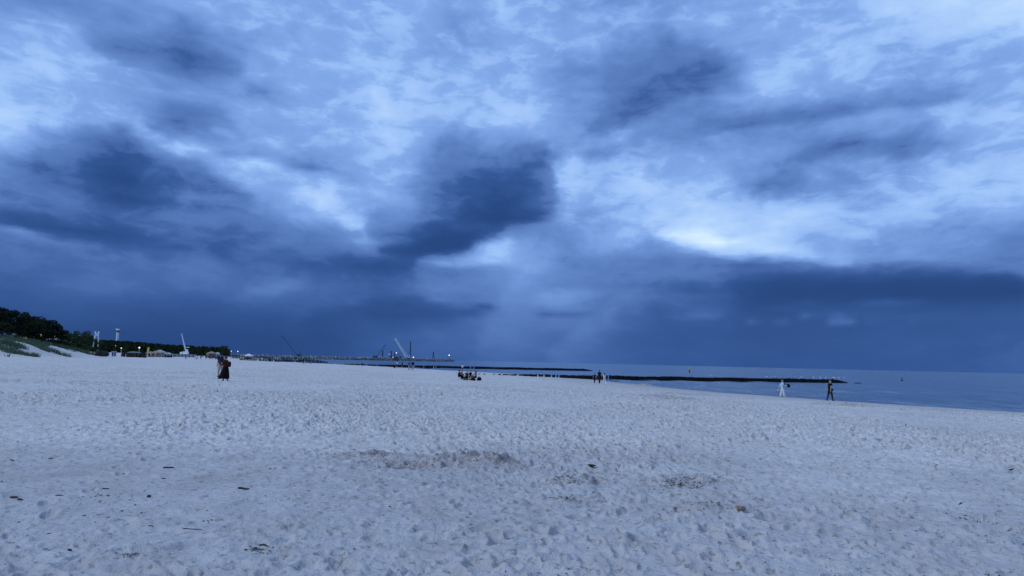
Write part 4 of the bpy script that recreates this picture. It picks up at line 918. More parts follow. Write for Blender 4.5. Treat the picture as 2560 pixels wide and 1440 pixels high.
def skeleton(pose):
    """joints of a figure 1.75 m tall facing +y; returns (verts, radii, edges, zone of each edge)"""
    J = []; R = []; E = []; Z = []
    def j(p, r, par=None, zone=None):
        J.append(Vector(p)); R.append(r); k = len(J) - 1
        if par is not None: E.append((par, k)); Z.append(zone)
        return k
    sit = pose['kind'] == 'sit'; lean = pose.get('lean', .06 if not sit else -.12)
    ph = .10 if sit else .93; base = Vector((0, 0, ph))
    up = lambda y, z: base + rot2((0, y, z), -lean)
    pel = j(base, (.15, .115)); sp = j(up(0, .22), (.135, .10), pel, 'torso'); ch = j(up(.01, .41), (.15, .115), sp, 'torso'); nb = j(up(0, .53), (.07, .065), ch, 'torso')
    hl = pose.get('head', 0.0)
    hd = lambda y, z: up(0, .535) + rot2((0, y, z), -lean * .3 + hl)
    n1_ = j(hd(.005, .04), (.058, .056), nb, 'neck'); h0 = j(hd(.02, .10), (.072, .082), n1_, 'head'); h1 = j(hd(.015, .17), (.080, .098), h0, 'head'); j(hd(.0, .25), (.060, .075), h1, 'head')
    nose = j(hd(.115, .135), (.014, .014), h0, 'head')
    head_c = hd(.01, .165)
    for s in (-1, 1):
        sh = j(up(0, .475) + Vector((s * .165, 0, 0)), (.062, .062), ch, 'torso')
        arm = pose['arms'][0 if s < 0 else 1]; a1, out, a2 = arm            # swing forward, spread, elbow bend
        d1 = Vector((s * math.sin(out), math.sin(a1) * math.cos(out), -math.cos(a1) * math.cos(out)))
        el_p = J[sh] + d1 * .285; a12 = a1 + a2
        d2 = Vector((s * math.sin(out) * (.6 if a2 < .6 else -.25), math.sin(a12) * math.cos(out), -math.cos(a12) * math.cos(out))).normalized()
        elb = j(el_p, (.043, .043), sh, 'upperarm'); wr = j(el_p + d2 * .245, (.028, .028), elb, 'forearm')
        HANDS[s] = (J[wr] + d2 * .12).copy()
        pm = j(J[wr] + d2 * .075, (.036, .022), wr, 'hand')
        side = d2.cross(Vector((s, 0, 0))).normalized()
        inn = Vector((-s * .5, 0, 0)) * .03
        for q_ in range(4):
            b0 = J[pm] + side * ((q_ - 1.5) * .021) + d2 * .028; ln_ = (.060, .074, .070, .055)[q_]
            f1 = j(b0, (.011, .011), pm, 'hand'); f2 = j(b0 + d2 * ln_ * .5 + inn * .3, (.009, .009), f1, 'hand'); j(b0 + d2 * ln_ * .9 + inn, (.008, .008), f2, 'hand')
        t1 = j(J[wr] + d2 * .035 + side * .04, (.011, .011), wr, 'hand'); j(J[wr] + d2 * .075 + side * .062 + inn * .5, (.009, .009), t1, 'hand')
        leg = pose['legs'][0 if s < 0 else 1]; l1, lo, l2 = leg              # thigh forward, spread, knee bend back
        hp = j(base + Vector((s * .085, 0, -.03 if not sit else .02)), (.105, .10), pel, 'hip')
        d1 = Vector((s * math.sin(lo), math.sin(l1) * math.cos(lo), -math.cos(l1) * math.cos(lo))); kn_p = J[hp] + d1 * .42
        l12 = l1 - l2; d2 = Vector((s * math.sin(lo) * .3, math.sin(l12), -math.cos(l12))).normalized()
        kn = j(kn_p, (.062, .064), hp, 'thigh'); cf = j(kn_p + d2 * .15, (.056, .062), kn, 'shin'); an_ = j(kn_p + d2 * .415, (.038, .042), cf, 'shin')
        fd = Vector((s * .12, math.cos(min(max(l12, -.9), .9)), math.sin(min(max(l12, -.9), .9)) * (.6 if not sit else .2))).normalized()
        hl_ = j(J[an_] + Vector((0, 0, -.045)) + fd * -.03, (.036, .034), an_, 'foot'); j(J[an_] + Vector((0, 0, -.055)) + fd * .16, (.040, .024), hl_, 'foot')
    return J, R, E, Z, head_c, lean
STAND = dict(kind='stand', arms=[(.05, .12, .12), (-.02, .12, .12)], legs=[(.03, .06, .02), (-.03, .06, .02)])
WALK = dict(kind='stand', arms=[(.35, .12, .25), (-.35, .12, .15)], legs=[(-.20, .03, .22), (.26, .03, .08)], lean=.05)
WALK2 = dict(kind='stand', arms=[(-.30, .12, .2), (.30, .12, .3)], legs=[(.24, .03, .06), (-.18, .03, .25)], lean=.04)
PHONE = dict(kind='stand', arms=[(.45, .10, 1.35), (.40, .10, 1.45)], legs=[(.10, .05, .05), (-.10, .05, .08)], head=-.15)
BEND = dict(kind='stand', arms=[(.9, .1, .2), (.7, .1, .2)], legs=[(.2, .1, .3), (-.1, .1, .1)], lean=.75)
SIT = dict(kind='sit', arms=[(.6, .15, .5), (.7, .15, .5)], legs=[(2.0, .15, 1.95), (1.9, .18, 1.8)], lean=.15)
SITBACK = dict(kind='sit', arms=[(-.6, .2, .1), (-.55, .2, .1)], legs=[(1.7, .12, .5), (1.75, .15, .7)], lean=-.35)
CARRY = dict(kind='stand', arms=[(-.55, .15, .25), (.35, .12, 1.25)], legs=[(-.12, .03, .12), (.22, .03, .05)], lean=.02)
HOLD = dict(kind='stand', arms=[(.12, .35, .1), (.12, .35, .1)], legs=[(-.25, .05, .2), (.28, .05, .05)], lean=.03)
def person(label, px, D, H, yaw, pose, top, bottom, hair='dark', sleeves='short', legs='long', longhair=False, shoes=BLACK, skirt=None, print_=None, hat=None, group=None, bald=False):
    x, y, z = P(px, D); k = H / 1.75
    o = empty('person', (x, y, z), math.radians(yaw), label, 'person', group)
    J, R, E, Z, hc, lean = skeleton(pose)
    low = min(J[i].z - R[i][1] for i in range(len(J))); dz = -low - .02
    for s_ in (-1, 1): HANDS[s_] = HANDS[s_] + Vector((0, 0, dz))
    J = [v + Vector((0, 0, dz)) for v in J]; hc = hc + Vector((0, 0, dz))
    me_ = bpy.data.meshes.new('body'); me_.from_pydata([v * k for v in J], E, [])
    b = link('body', me_, o); sk = b.modifiers.new('skin', 'SKIN'); sk.use_smooth_shade = True; sk.branch_smoothing = .3
    for i, sv in enumerate(me_.skin_vertices[0].data): sv.radius = (R[i][0] * k * 1.28, R[i][1] * k * 1.28); sv.use_root = (i == 0)
    sb = b.modifiers.new('sub', 'SUBSURF'); sb.levels = 1; sb.render_levels = 1
    if legs == 'wide':
        for i, sv in enumerate(me_.skin_vertices[0].data):
            zn_ = [z_ for e_, z_ in zip(E, Z) if e_[1] == i]
            if zn_ and zn_[0] == 'shin': sv.radius = (.10 * k, .10 * k)
    PEOPLE.append(dict(R=[r_[0] * k for r_ in R], body=b, J=[v * k for v in J], E=E, Z=Z, top=cloth(top), bottom=cloth(bottom), sleeves=sleeves, legs=legs, shoes=cloth(shoes)))
    if not bald:
        hm = MB(); n_ = 12; v = []; f = []; rows = 6
        for a in range(rows + 1):
            t = a / rows * (2.0 if longhair else 1.75)
            for q_ in range(n_):
                th_ = 2 * math.pi * q_ / n_; front = max(math.sin(th_), 0)
                tt = t * (1 - .45 * front); r_ = .104 if t < 1.6 else .10
                v.append((hc.x + r_ * .88 * math.sin(tt) * math.cos(th_), hc.y - .012 + r_ * 1.08 * math.sin(tt) * math.sin(th_), hc.z + .008 + .115 * math.cos(tt)))
        for a in range(rows):
            for q_ in range(n_): f.append((a * n_ + q_, a * n_ + (q_ + 1) % n_, (a + 1) * n_ + (q_ + 1) % n_, (a + 1) * n_ + q_))
        hm.add([tuple(c_ * k for c_ in p_) for p_ in v], f)
        if longhair:
            hm.tube([tuple(Vector(p_) * k) for p_ in ((hc.x, hc.y - .06, hc.z + .02), (hc.x, hc.y - .10, hc.z - .12), (hc.x, hc.y - .12 - lean * .1, hc.z - .30), (hc.x, hc.y - .10, hc.z - .40))], [.09 * k, .09 * k, .075 * k, .03 * k], 8)
        else: hm.tube([tuple(Vector(p_) * k) for p_ in ((hc.x, hc.y - .05, hc.z + .01), (hc.x, hc.y - .075, hc.z - .07))], [.07 * k, .05 * k], 8)
        hm.obj('hair', HAIRC[hair], o, True)
    if hat: 
        MB().lathe([(.15 * k, (hc.z + .055) * k), (.105 * k, (hc.z + .07) * k), (.10 * k, (hc.z + .14) * k), (.06 * k, (hc.z + .17) * k)], 12, (hc.x * k, hc.y * k, 0)).obj('hat', cloth(hat), o, True)
    for s in (-1, 1): MB().lathe([(.004, -.006), (.009, 0), (.004, .006)], 6, ((hc.x + s * .032) * k, (hc.y + .088) * k, (hc.z - .005) * k)).obj('eye', mat('eye_dark', (.02, .018, .016), .3), o)
    if skirt:
        n_ = 28; v = []; f = []; rows = 9; z0, z1 = J[0].z + .10, skirt
        for a in range(rows + 1):
            t = a / rows; rad = .165 + (.19 * t ** .9 + .03 * t); zz_ = z0 + (z1 - z0) * t
            for q_ in range(n_):
                th_ = 2 * math.pi * q_ / n_; rr_ = rad * (1 + .10 * t * math.sin(th_ * 7 + a * .15) + .05 * t * math.sin(th_ * 3 + 1))
                v.append((rr_ * math.cos(th_), rr_ * .92 * math.sin(th_) + .12 * t * t, zz_ + .03 * t * math.sin(th_ * 4)))
        for a in range(rows):
            for q_ in range(n_): f.append((a * n_ + q_, a * n_ + (q_ + 1) % n_, (a + 1) * n_ + (q_ + 1) % n_, (a + 1) * n_ + q_))
        MB().add([tuple(c_ * k for c_ in p_) for p_ in v], f).obj('skirt', cloth(bottom), o, True)
    if print_:
        cy = J[2]; MB().add([tuple(c_ * k for c_ in ((q_[0]), cy.y + .128 - abs(q_[0]) * .12, cy.z + q_[1])) for q_ in ((-.05, -.06), (.05, -.06), (.06, .02), (.0, .07), (-.06, .02))], [(0, 1, 2, 3, 4)]).obj('shirt_print', cloth(print_), o)
    return o, J, k
def worn(name, label, cat, o, J, k, m, at, size):
    """a pack or bag carried by a figure: its own thing, placed in the figure's frame"""
    Mx = Matrix.Translation(o.location) @ Matrix.Rotation(o.rotation_euler.z, 4, 'Z')
    c = empty(name, Mx @ (Vector(at) * k), o.rotation_euler.z, label, cat)
    bm = bmesh.new(); bmesh.ops.create_icosphere(bm, subdivisions=2, radius=1.0)
    for v in bm.verts:
        p_ = v.co; v.co = Vector([math.copysign(abs(c_) ** .6, c_) * s_ * k for c_, s_ in zip(p_, size)])
    me_ = bpy.data.meshes.new('pouch'); bm.to_mesh(me_); bm.free(); me_.materials.append(m); me_.polygons.foreach_set('use_smooth', np.ones(len(me_.polygons), bool))
    link('pouch', me_, c)
    return c
def straps(c, k, m, pts):
    for p_ in pts: MB().tube([tuple(Vector(q_) * k) for q_ in p_], .018 * k, 5).obj('strap', m, c)

# the two nearest on the left
o, J, k = person('woman in rust top and long black skirt standing on the left, wearing a pack', 562, 44.5, 1.64, 78, PHONE, RUST, BLACK, 'dark', 'long', 'bare', False, GREY, skirt=.20, group='people on the beach')
c = worn('backpack', 'round dark brown backpack on the back of the woman in black skirt', 'backpack', o, J, k, cloth((.03, .012, .009)), (0, -.23, J[2].z - .15), (.15, .12, .20))
straps(c, k, cloth(BROWN), [[(s * .10, .12, .2), (s * .12, .22, .30), (s * .12, .36, .22), (s * .12, .36, .0), (s * .10, .14, -.16)] for s in (-1, 1)])
o, J, k = person('man in navy top and beige shorts behind the woman in black skirt', 549.5, 54.0, 1.84, 40, STAND, NAVY, BEIGE, 'dark', 'short', 'shorts', hat=NAVY, group='people on the beach')
c = worn('backpack', 'navy backpack worn by the man in beige shorts', 'backpack', o, J, k, cloth((.02, .025, .055)), (0, -.21, J[2].z - .08), (.18, .12, .26)); straps(c, k, cloth(NAVY), [[(s * .10, .10, .22), (s * .12, .2, .28), (s * .12, .30, .2), (s * .10, .12, -.15)] for s in (-1, 1)])
# the two on the water's edge
o, J, k = person('woman in pale blue top and white wide trousers walking at the water', 1956, 67.5, 1.68, -88, CARRY, PALEBLUE, OFFW, 'fair', 'long', 'wide', shoes=OFFW, group='people on the beach')
c = worn('handbag', 'black bag held to the chest of the woman in white trousers', 'bag', o, J, k, cloth(BLACK), (.10, .19, J[2].z - .10), (.10, .05, .14)); straps(c, k, cloth(BLACK), [[(-.03, -.02, .13), (.0, .03, .20), (.03, -.02, .13)]])
hp_ = HANDS[1]; c = worn('sun_hat', 'round black hat held out in front by the woman in white', 'hat', o, J, k, cloth(BLACK), (hp_.x - .03, hp_.y + .10, hp_.z), (.05, .11, .10))
MB().lathe([(.19 * k, -.012), (.20 * k, 0), (.19 * k, .012)], 16).obj('brim', cloth(BLACK), c, rot=(0, 1.25, 0))
hp_ = HANDS[-1]; c = worn('sandals', 'pair of pale sandals hanging from the trailing hand of the woman in white', 'sandals', o, J, k, cloth(OFFW), (hp_.x, hp_.y - .06, hp_.z - .13), (.05, .12, .035)); straps(c, k, cloth(NAVY), [[(0, .04, .02), (0, .06, .13)]])
o, J, k = person('bald man in black printed T-shirt and dark trousers walking at the water', 2075.5, 61.0, 1.82, -70, WALK, BLACK, (.028, .025, .020), 'dark', 'short', 'long', bald=True, print_=(.45, .28, .22), group='people on the beach')
c = worn('hip_bag', 'black hip bag worn by the bald man in black', 'bag', o, J, k, cloth(BLACK), (.10, .14, J[0].z + .0), (.12, .07, .09)); straps(c, k, cloth(BLACK), [[(-.2, -.1, .04), (-.1, .0, .02)]])
# family of three
fam = 'family of three at the nearest groyne'
person('child in dark clothes on the left of the family of three', 1486.5, 92, 1.32, 15, WALK, NAVY, BLACK, 'brown', 'short', 'long', group=fam)
person('adult in black T-shirt and brown trousers in the family of three', 1498.5, 92.5, 1.80, 10, HOLD, BLACK, (.05, .032, .016), 'dark', 'short', 'long', group=fam)
person('child in white clothes on the right of the family of three', 1511, 90.5, 1.46, 20, WALK2, OFFW, WHITEC, 'brown', 'long', 'long', True, WHITEC, group=fam)
# seated group
grp = 'group sitting on the sand near the middle'
for (lab, px, D, yaw, pose, top, bot, hair, lh) in [('leftmost sitter of the middle group, all in black', 1146.5, 76.5, -60, SIT, BLACK, BLACK, 'dark', False),
        ('second sitter of the middle group, leaning, with bare arms', 1156.5, 77.5, -150, SITBACK, BLACK, BLACK, 'dark', True), ('middle sitter of the group, crouched low in dark olive', 1168, 76.0, 170, SIT, OLIVE, BLACK, 'brown', False),
        ('sitter in black right of the middle of the group', 1175, 77.0, 200, SIT, BLACK, (.10, .075, .05), 'dark', False), ('rightmost sitter of the group, upright with long dark hair', 1189.5, 76.0, 120, SIT, GREY, BLACK, 'dark', True)]:
    person(lab, px, D, 1.68, yaw, pose, top, bot, hair, 'short', 'long', lh, group=grp)
def bag(label, px, D, m, size, name='beach_bag'):
    x, y, z = P(px, D); c = empty(name, (x, y, z + size[2] * .85), .4, label, 'bag', 'bags on the sand')
    bm = bmesh.new(); bmesh.ops.create_icosphere(bm, subdivisions=2, radius=1.0)
    for v in bm.verts: v.co = Vector([math.copysign(abs(a_) ** .6, a_) * s_ for a_, s_ in zip(v.co, size)])
    me_ = bpy.data.meshes.new('pouch'); bm.to_mesh(me_); bm.free(); me_.materials.append(m); link('pouch', me_, c)
    MB().tube([(-size[0] * .5, 0, size[2] * .85), (-size[0] * .3, 0, size[2] * 1.35), (size[0] * .3, 0, size[2] * 1.35), (size[0] * .5, 0, size[2] * .85)], .02, 5).obj('handle', m, c)
bag('round black bag at the right end of the seated group', 1198, 75.5, cloth(BLACK), (.24, .18, .22)); bag('tan bag lying before the middle of the seated group', 1163.5, 75.0, cloth((.13, .09, .05)), (.28, .18, .14)); bag('black bag in front of the right half of the seated group', 1182, 75.0, cloth(BLACK), (.30, .2, .15))
# further figures: label, px, D, height, yaw, pose, top, bottom, sleeves, legs, long hair
far = 'distant people on the beach'
for a in [
 ('person in white top and maroon shorts standing at the far waterline', 1156, 165, 1.76, 5, STAND, WHITEC, MAROON, 'short', 'shorts', False),
 ('woman of the walking couple, dark top and pale jeans', 1023, 130, 1.68, 175, WALK, (.03, .03, .035), PALEJ, 'short', 'long', True),
 ('man of the walking couple, black top and grey jeans', 1031.5, 130, 1.84, 185, WALK2, BLACK, PALEJ, 'long', 'long', False),
 ('person in white shirt standing left of the walking couple', 992, 168, 1.76, 60, STAND, WHITEC, BLACK, 'short', 'shorts', False),
 ('person in black with bare legs left of the walking couple', 1005, 168, 1.78, -20, STAND, BLACK, (.03, .03, .04), 'short', 'shorts', False),
 ('left of two dark sitters in front of the person in white shirt', 982.5, 164, 1.7, -60, SIT, BLACK, BLACK, 'long', 'long', False),
 ('right of two dark sitters in front of the person in white shirt', 989, 164, 1.7, 70, SIT, BROWN, BLACK, 'long', 'long', False),
 ('dark hooded figure sitting alone by the second groyne', 904.5, 236, 1.75, 10, SIT, BLACK, BLACK, 'long', 'long', False),
 ('small child in dark clothes by the second groyne', 964.5, 232, 1.12, 20, STAND, NAVY, BLACK, 'short', 'long', False),
 ('small child in white in front of the second groyne', 1084, 205, 1.12, 60, STAND, WHITEC, OFFW, 'short', 'long', False),
 ('left of two dark figures at the land end of the pile rows', 665, 208, 1.66, 40, STAND, BLACK, PALEJ, 'long', 'long', True),
 ('right of two dark figures at the land end of the pile rows', 674.5, 210, 1.55, -60, STAND, NAVY, BLACK, 'long', 'long', False),
 ('person in white top and black trousers before the pile rows', 688.5, 205, 1.74, 100, WALK, WHITEC, BLACK, 'short', 'long', False),
 ('shorter person in white and black just right of the one in white', 694.5, 206, 1.62, 80, WALK2, (.6, .6, .62), BLACK, 'short', 'long', True),
 ('left one of the close pair in dark olive before the pile rows', 758.5, 194, 1.80, 10, STAND, OLIVE, BLACK, 'long', 'long', False),
 ('right one of the close pair in dark olive before the pile rows', 764.5, 194, 1.76, 350, STAND, OLIVE, (.10, .09, .07), 'long', 'shorts', False),
 ('slim figure in navy right of the close olive pair', 776, 190, 1.76, -80, WALK, NAVY, BLACK, 'long', 'long', False),
 ('walker in black right of the long row of beach chairs', 361.5, 213, 1.76, -70, WALK, BLACK, BLACK, 'long', 'long', False),
 ('left of two figures sitting at the dune foot', 228, 180, 1.7, 150, SIT, (.5, .42, .36), BLACK, 'short', 'long', True),
 ('right of two figures sitting at the dune foot', 235.5, 180, 1.72, 200, SIT, (.42, .38, .34), BLACK, 'short', 'long', False),
 ('first small dark figure before the warm lit tents', 373, 285, 1.7, 30, STAND, BLACK, BLACK, 'long', 'long', False),
 ('second small figure before the warm lit tents, in white', 376.8, 287, 1.7, -30, STAND, (.5, .45, .42), JEANS, 'short', 'long', False),
 ('third small dark figure before the warm lit tents', 382, 285, 1.72, 90, STAND, BLACK, NAVY, 'long', 'long', False),
 ('walker in dark clothes left of the lone pale tent', 413.5, 292, 1.76, 80, WALK, NAVY, BLACK, 'long', 'long', False),
 ('walker in pale top left of the lone pale tent', 418.5, 294, 1.7, 80, WALK2, (.45, .45, .46), BLACK, 'short', 'long', True),
 ('left of two small dark figures right of the lone pale tent', 428.5, 298, 1.7, 20, STAND, BLACK, BLACK, 'long', 'long', False),
 ('right of two small dark figures right of the lone pale tent', 433, 300, 1.66, -20, STAND, (.2, .18, .2), JEANS, 'short', 'long', False),
 ('sitter in white and black on the sand under the crane', 494, 248, 1.75, 90, SIT, (.55, .55, .56), BLACK, 'short', 'long', False),
 ('stooping figure in black right of the sitter under the crane', 502, 256, 1.75, -90, BEND, BLACK, BLACK, 'long', 'long', False),
 ('standing dark figure right of the stooping one', 514.5, 262, 1.74, 30, STAND, BLACK, JEANS, 'long', 'long', False),
 ('left one of three standing together left of the navy walker', 524, 258, 1.76, 60, STAND, BROWN, BLACK, 'short', 'long', False),
 ('middle one of three standing together left of the navy walker', 529.5, 260, 1.70, 300, WALK, (.3, .27, .24), NAVY, 'short', 'long', True),
 ('right one of three standing together, in navy', 538.5, 258, 1.78, 20, WALK2, (.1, .12, .2), NAVY, 'short', 'long', False),
 ('dark sitter right beside the navy one of the three', 544, 256, 1.75, 70, SIT, NAVY, BLACK, 'long', 'long', False)]:
    lab, px, D, H, yaw, pose, top, bot, slv, lg, lh = a
    person(lab, px, D, H, yaw, pose, top, bot, 'dark', slv, lg, lh, group=far)
bag('small dark bundle on the sand below the crane', 464.5, 246, cloth(BLACK), (.22, .2, .22)); bag('pale towel bundle beside the sitter under the crane', 488, 246, cloth(WHITEC), (.4, .25, .12))

# grow the bodies and dress them
bpy.context.view_layer.update(); dg = bpy.context.evaluated_depsgraph_get()
for p_ in PEOPLE:
    b = p_['body']; me_ = bpy.data.meshes.new_from_object(b.evaluated_get(dg)); old = b.data; b.modifiers.clear(); b.data = me_; bpy.data.meshes.remove(old)
    me_.name = 'body'; me_.materials.clear()
    for m_ in (SKIN, p_['top'], p_['bottom'], p_['shoes']): me_.materials.append(m_)
    nf = len(me_.polygons); cen = np.empty(nf * 3, np.float32); me_.polygons.foreach_get('center', cen); cen = cen.reshape(-1, 3)
    best = np.full(nf, 1e9); idx = np.zeros(nf, np.int32)
    for (a_, b_), zn in zip(p_['E'], p_['Z']):
        A_, B_ = np.array(p_['J'][a_]), np.array(p_['J'][b_]); ab = B_ - A_; t = np.clip(((cen - A_) @ ab) / max(ab @ ab, 1e-9), 0, 1)
        d_ = np.linalg.norm(cen - (A_ + t[:, None] * ab), axis=1) - (p_['R'][a_] * (1 - t) + p_['R'][b_] * t) * .9
        if zn == 'torso': mi = np.full(nf, 1)
        elif zn in ('neck', 'head', 'hand'): mi = np.zeros(nf, int)
        elif zn == 'upperarm': mi = np.where(t < (.55 if p_['sleeves'] == 'short' else 2), 1, 0)
        elif zn == 'forearm': mi = np.full(nf, 1 if p_['sleeves'] == 'long' else 0)
        elif zn == 'hip': mi = np.full(nf, 2)
        elif zn == 'thigh': mi = np.full(nf, 2)
        elif zn == 'shin': mi = np.full(nf, 2 if p_['legs'] in ('long', 'wide') else 0)
        else: mi = np.full(nf, 3)
        m_ = d_ < best; best = np.where(m_, d_, best); idx = np.where(m_, mi, idx)
    me_.polygons.foreach_set('material_index', idx.astype(np.int32)); me_.polygons.foreach_set('use_smooth', np.ones(nf, bool)); me_.update()

# ------------------------------------------------------------------ gulls on the nearest groyne
def gull_meshes():
    b = MB(); b.tube([(0, -.24, .13), (0, -.14, .15), (0, 0, .16), (0, .10, .19), (0, .16, .26), (0, .20, .30), (0, .245, .295)], [.012, .045, .075, .065, .045, .042, .012], 8)
    w = MB();
    for s in (-1, 1): w.tube([(s * .06, .08, .20), (s * .075, -.08, .19), (s * .04, -.28, .15)], [.03, .035, .006], 6)
    l = MB(); [l.tube([(s * .03, 0, .10), (s * .03, .0, .0)], .008, 4) for s in (-1, 1)]
    k = MB().tube([(0, .24, .295), (0, .30, .285)], [.014, .004], 5)
    return b.mesh('body', WHITE, True), w.mesh('wing', mat('gull_grey', (.35, .37, .40), .7), True), l.mesh('leg', mat('gull_leg', (.4, .25, .08), .6)), k.mesh('beak', mat('gull_beak', (.55, .38, .06), .5))
GB = gull_meshes(); gA = np.array(at_px(1120, 116.0)[:2]); gB = on_plane(2118, 957.5)[:2]
def gull(px, k):
    best = min(np.linspace(0, 1, 1500), key=lambda t: abs(proj((*(gA + (gB - gA) * t), .7))[0] - px)); q_ = gA + (gB - gA) * best
    o = empty('gull', (q_[0], q_[1], .735), rs_.random() * 6.28, None, 'gull', 'gulls resting along the nearest groyne')
    o['label'] = ('lone white gull on the groyne between nav mark and woman in white' if px < 1900 else 'leftmost gull of the row on the groyne end' if k == 1 else 'white gull resting in the row on the end of the nearest groyne')
    for nm, me_ in zip(('body', 'wing', 'leg', 'beak'), GB): link(nm, me_, o, scale=1.35)
for k, px in enumerate((1782, 1917, 1934, 1941, 1952, 1990, 2002, 2034, 2053, 2056.5, 2067, 2080, 2087, 2100, 2107)): gull(px, k)

# ------------------------------------------------------------------ driftwood and litter
def stick(label, px, py, length_px, ang, thick, bend=.1, fork=False, m=None, name='driftwood_stick'):
    D = 1.65 * F_PX / (py - (904.3 + (px - 1280) * .0232))
    for _ in range(8):
        x, y, z = P(px, D); D += (proj((x, y, z))[1] - py) * D * D / (1.65 * F_PX)
    x, y, z = P(px, D); L_ = length_px * D / F_PX / max(abs(math.cos(ang)), .3); r_ = random.Random(int(px))
    n_ = 7; pts = []; o = empty(name, (x, y, z), ang, label, 'driftwood' if 'wood' in name else 'litter', None)
    for i_ in range(n_):
        t = i_ / (n_ - 1) - .5; lx = t * L_; ly = bend * L_ * math.cos(t * 3.1) + r_.uniform(-.02, .02) * L_
        wx, wy = x + lx * math.cos(ang) - ly * math.sin(ang), y + lx * math.sin(ang) + ly * math.cos(ang)
        pts.append((lx, ly, gz(wx, wy) - z + thick * .7))
    mb = MB().tube(pts, [thick * f_ for f_ in (.55, .9, 1.0, .95, 1.05, .8, .4)], 7); mb.obj('shaft', m or DRIFT, o, True)
    if fork: MB().tube([pts[2], (pts[2][0] - L_ * .22, pts[2][1] - L_ * .16, pts[2][2] + thick)], [thick * .7, thick * .3], 6).obj('side_twig', m or DRIFT, o, True)
for a in [('dark curved stick on smooth sand left of the dug heaps', 421, 1171, 26, .15, .013, .08), ('forked brown stick on the sand below the woman in skirt', 609, 1224, 30, -.2, .014, .05, True),
          ('short straight stick left of the dark pebble', 264, 1223, 18, 0, .008, .02), ('thin straight stick near the left edge, right of the bark', 148, 1240, 19, .05, .007, .02),
          ('long thin pale reed lying straight on the left foreground', 480, 1319.5, 47, 0, .005, .01), ('curved dark twig below the long thin reed', 658, 1364, 22, -.1, .008, .18),
          ('tiny dark twig left of the curved stick', 309, 1185, 9, -.3, .006, .05), ('small bent twig beside the thin reed', 378, 1316, 12, .1, .005, .2),
          ('short twig between the curved stick and forked stick', 409, 1197, 11, .1, .006, .05), ('dark stick at the far left of the smooth sand', 127, 1147, 12, 0, .010, .05),
          ('small dark twig near the left edge at mid sand', 31, 1151, 13, 0, .009, .05), ('upright splinter below the middle weed patch', 1418, 1251, 5, 1.2, .005, .02),
          ('dark stick near the right picture edge', 2524, 1181, 22, .05, .014, .03), ('small dark chip of wood in the right foreground', 2402, 1267, 11, .3, .012, .05),
          ('short dark twig at the upper right of the sand', 2343, 1160, 5, 1.0, .012, .05), ('small stick far left in the lower foreground', 174, 1377, 10, .1, .010, .05)]:
    stick(*a)
# bark pieces, pebble, shell
def chunk(name, label, cat, px, py, dims, m, rz=0.0, seed=1, parts=None):
    D = 1.65 * F_PX / (py - (904.3 + (px - 1280) * .0232))
    for _ in range(8):
        x, y, z = P(px, D); D += (proj((x, y, z))[1] - py) * D * D / (1.65 * F_PX)
    x, y, z = P(px, D); bm = bmesh.new(); bmesh.ops.create_icosphere(bm, subdivisions=2, radius=1.0); r_ = random.Random(seed)
    for v in bm.verts: v.co = Vector((v.co.x * dims[0], v.co.y * dims[1], v.co.z * dims[2])) * r_.uniform(.8, 1.15)
    me_ = bpy.data.meshes.new(name); bm.to_mesh(me_); bm.free(); me_.materials.append(m)
    o = link(name, me_, None, (x, y, z + dims[2] * .5), (0, .1, rz)); tag(o, label, cat); return o
BARKL = mat('bark_piece_brown', (.10, .06, .045), .9, .4, 30, .5)
chunk('bark_piece', 'upper of two brown bark pieces at the left edge', 'bark', 35, 1245, (.046, .03, .014), BARKL, .1, 2); chunk('bark_piece', 'lower darker of two bark pieces at the left edge', 'bark', 50, 1250, (.034, .02, .012), DRIFT, -.2, 3)
chunk('pebble', 'round dark pebble alone on the smooth left sand', 'pebble', 372, 1243, (.022, .022, .02), mat('dark_pebble', (.03, .035, .04), .6, .3, 20), 0, 4)
chunk('driftwood_chunk', 'pale brown driftwood chunk with dark underside at right of centre', 'driftwood', 1852, 1271, (.062, .04, .030), mat('pale_driftwood', (.30, .20, .13), .9, .35, 18, .5), .3, 5)
chunk('driftwood_chunk', 'flat dark piece of wood above the middle weed patch', 'driftwood', 1479, 1167, (.075, .05, .016), DRIFT, .1, 6)
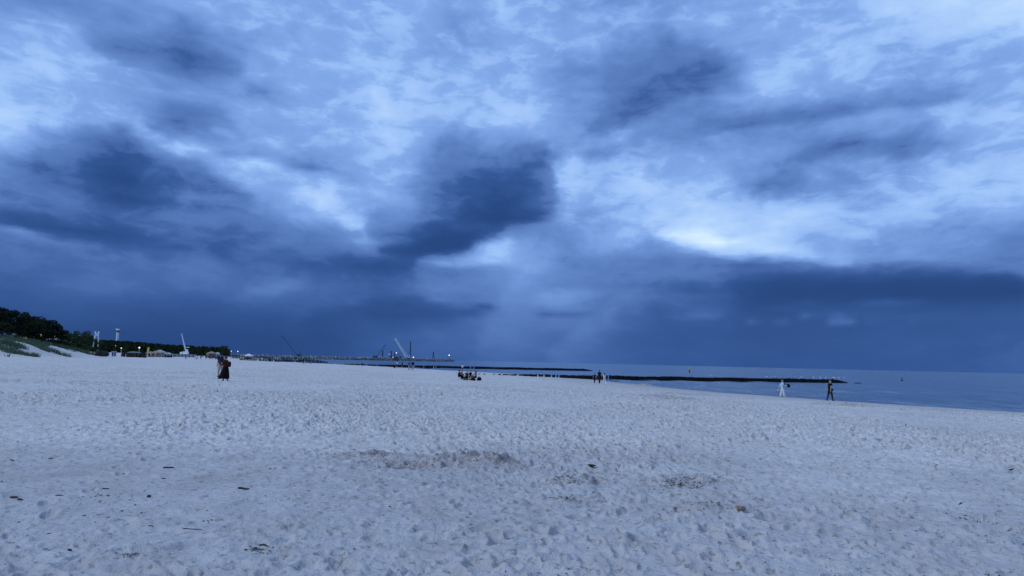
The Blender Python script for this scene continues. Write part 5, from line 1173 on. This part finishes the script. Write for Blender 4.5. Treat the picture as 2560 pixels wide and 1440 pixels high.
# tangled weed and bits: nobody could count them
r = np.random.default_rng(12); pts = []
def strew(px, D, sx, sy, n_): x, y, _ = at_px(px, D); pts.append(np.stack([r.normal(x, sx, n_), r.normal(y, sy, n_)], 1))
for a in [(1110, 11.1, .62, .25, 260), (1240, 11.1, .30, .2, 140), (905, 11.8, .35, .2, 120), (1030, 11, .4, .25, 160), (1690, 9.7, .20, .10, 240), (1745, 10.0, .22, .14, 160), (1715, 10.3, .4, .25, 120), (1405, 9.95, .07, .07, 90), (1455, 9.8, .18, .1, 120), (1420, 8.6, .12, .07, 60), (1775, 8.3, .16, .1, 60), (645, 6.0, .05, .03, 50), (320, 5.7, .06, .03, 30),
          (2420, 8.1, .25, .14, 40), (2380, 5.6, .5, .12, 60), (2480, 5.7, .4, .1, 50), (1870, 5.9, .25, .15, 30), (1100, 5.5, .3, .1, 20), (2540, 7.2, .3, .2, 35), (270, 8.0, .2, .05, 20), (530, 7.0, .06, .04, 14)]: strew(*a)
n_ = 900; th_ = r.uniform(-.66, .66, n_); rd = r.uniform(4.5, 32, n_); pts.append(np.stack([rd * np.sin(th_), rd * np.cos(th_)], 1))
s_ = r.uniform(0, 1, 500); sh = SHORE[2:9]; seg = np.minimum((s_ * 6).astype(int), 5); fr = s_ * 6 - seg; base_p = sh[seg] * (1 - fr)[:, None] + sh[seg + 1] * fr[:, None]; pts.append(base_p + r.normal(0, .7, (500, 2)) + np.array([-2.2, -1.4]))
pts = np.concatenate(pts); n_ = len(pts); zz = ground_z(pts[:, 0], pts[:, 1]); dist = np.hypot(pts[:, 0], pts[:, 1])
s = r.uniform(.003, .011, n_) * np.interp(dist, [4, 12, 40], [.9, 1.1, 1.8]); an = r.random(n_) * 6.28; el_ = r.uniform(1, 3.2, n_)
ax = np.stack([np.cos(an), np.sin(an), r.uniform(-.2, .3, n_)], 1) * (s * el_)[:, None]; bx = np.stack([-np.sin(an), np.cos(an), r.uniform(-.3, .3, n_)], 1) * (s * .6)[:, None]
c0 = np.concatenate([pts, (zz + s * .3)[:, None]], 1); tp = c0 + np.array([0, 0, 1.0]) * (s * r.uniform(.5, 1.4, n_))[:, None]
v = np.stack([c0 - ax, c0 + bx, c0 + ax, c0 - bx, tp], 1).reshape(-1, 3); b0 = np.arange(n_)[:, None] * 5
f = (b0[:, :, None] + np.array([[0, 1, 4], [1, 2, 4], [2, 3, 4], [3, 0, 4]])[None]).reshape(-1)
litter = link('beach_wrack', np_mesh('beach_wrack', v, f, 3, mat('dry_weed', (.085, .075, .055), .95, .6, 9.0))); tag(litter, 'dark bits of dried weed and twigs strewn over the sand', 'wrack', kind='stuff')
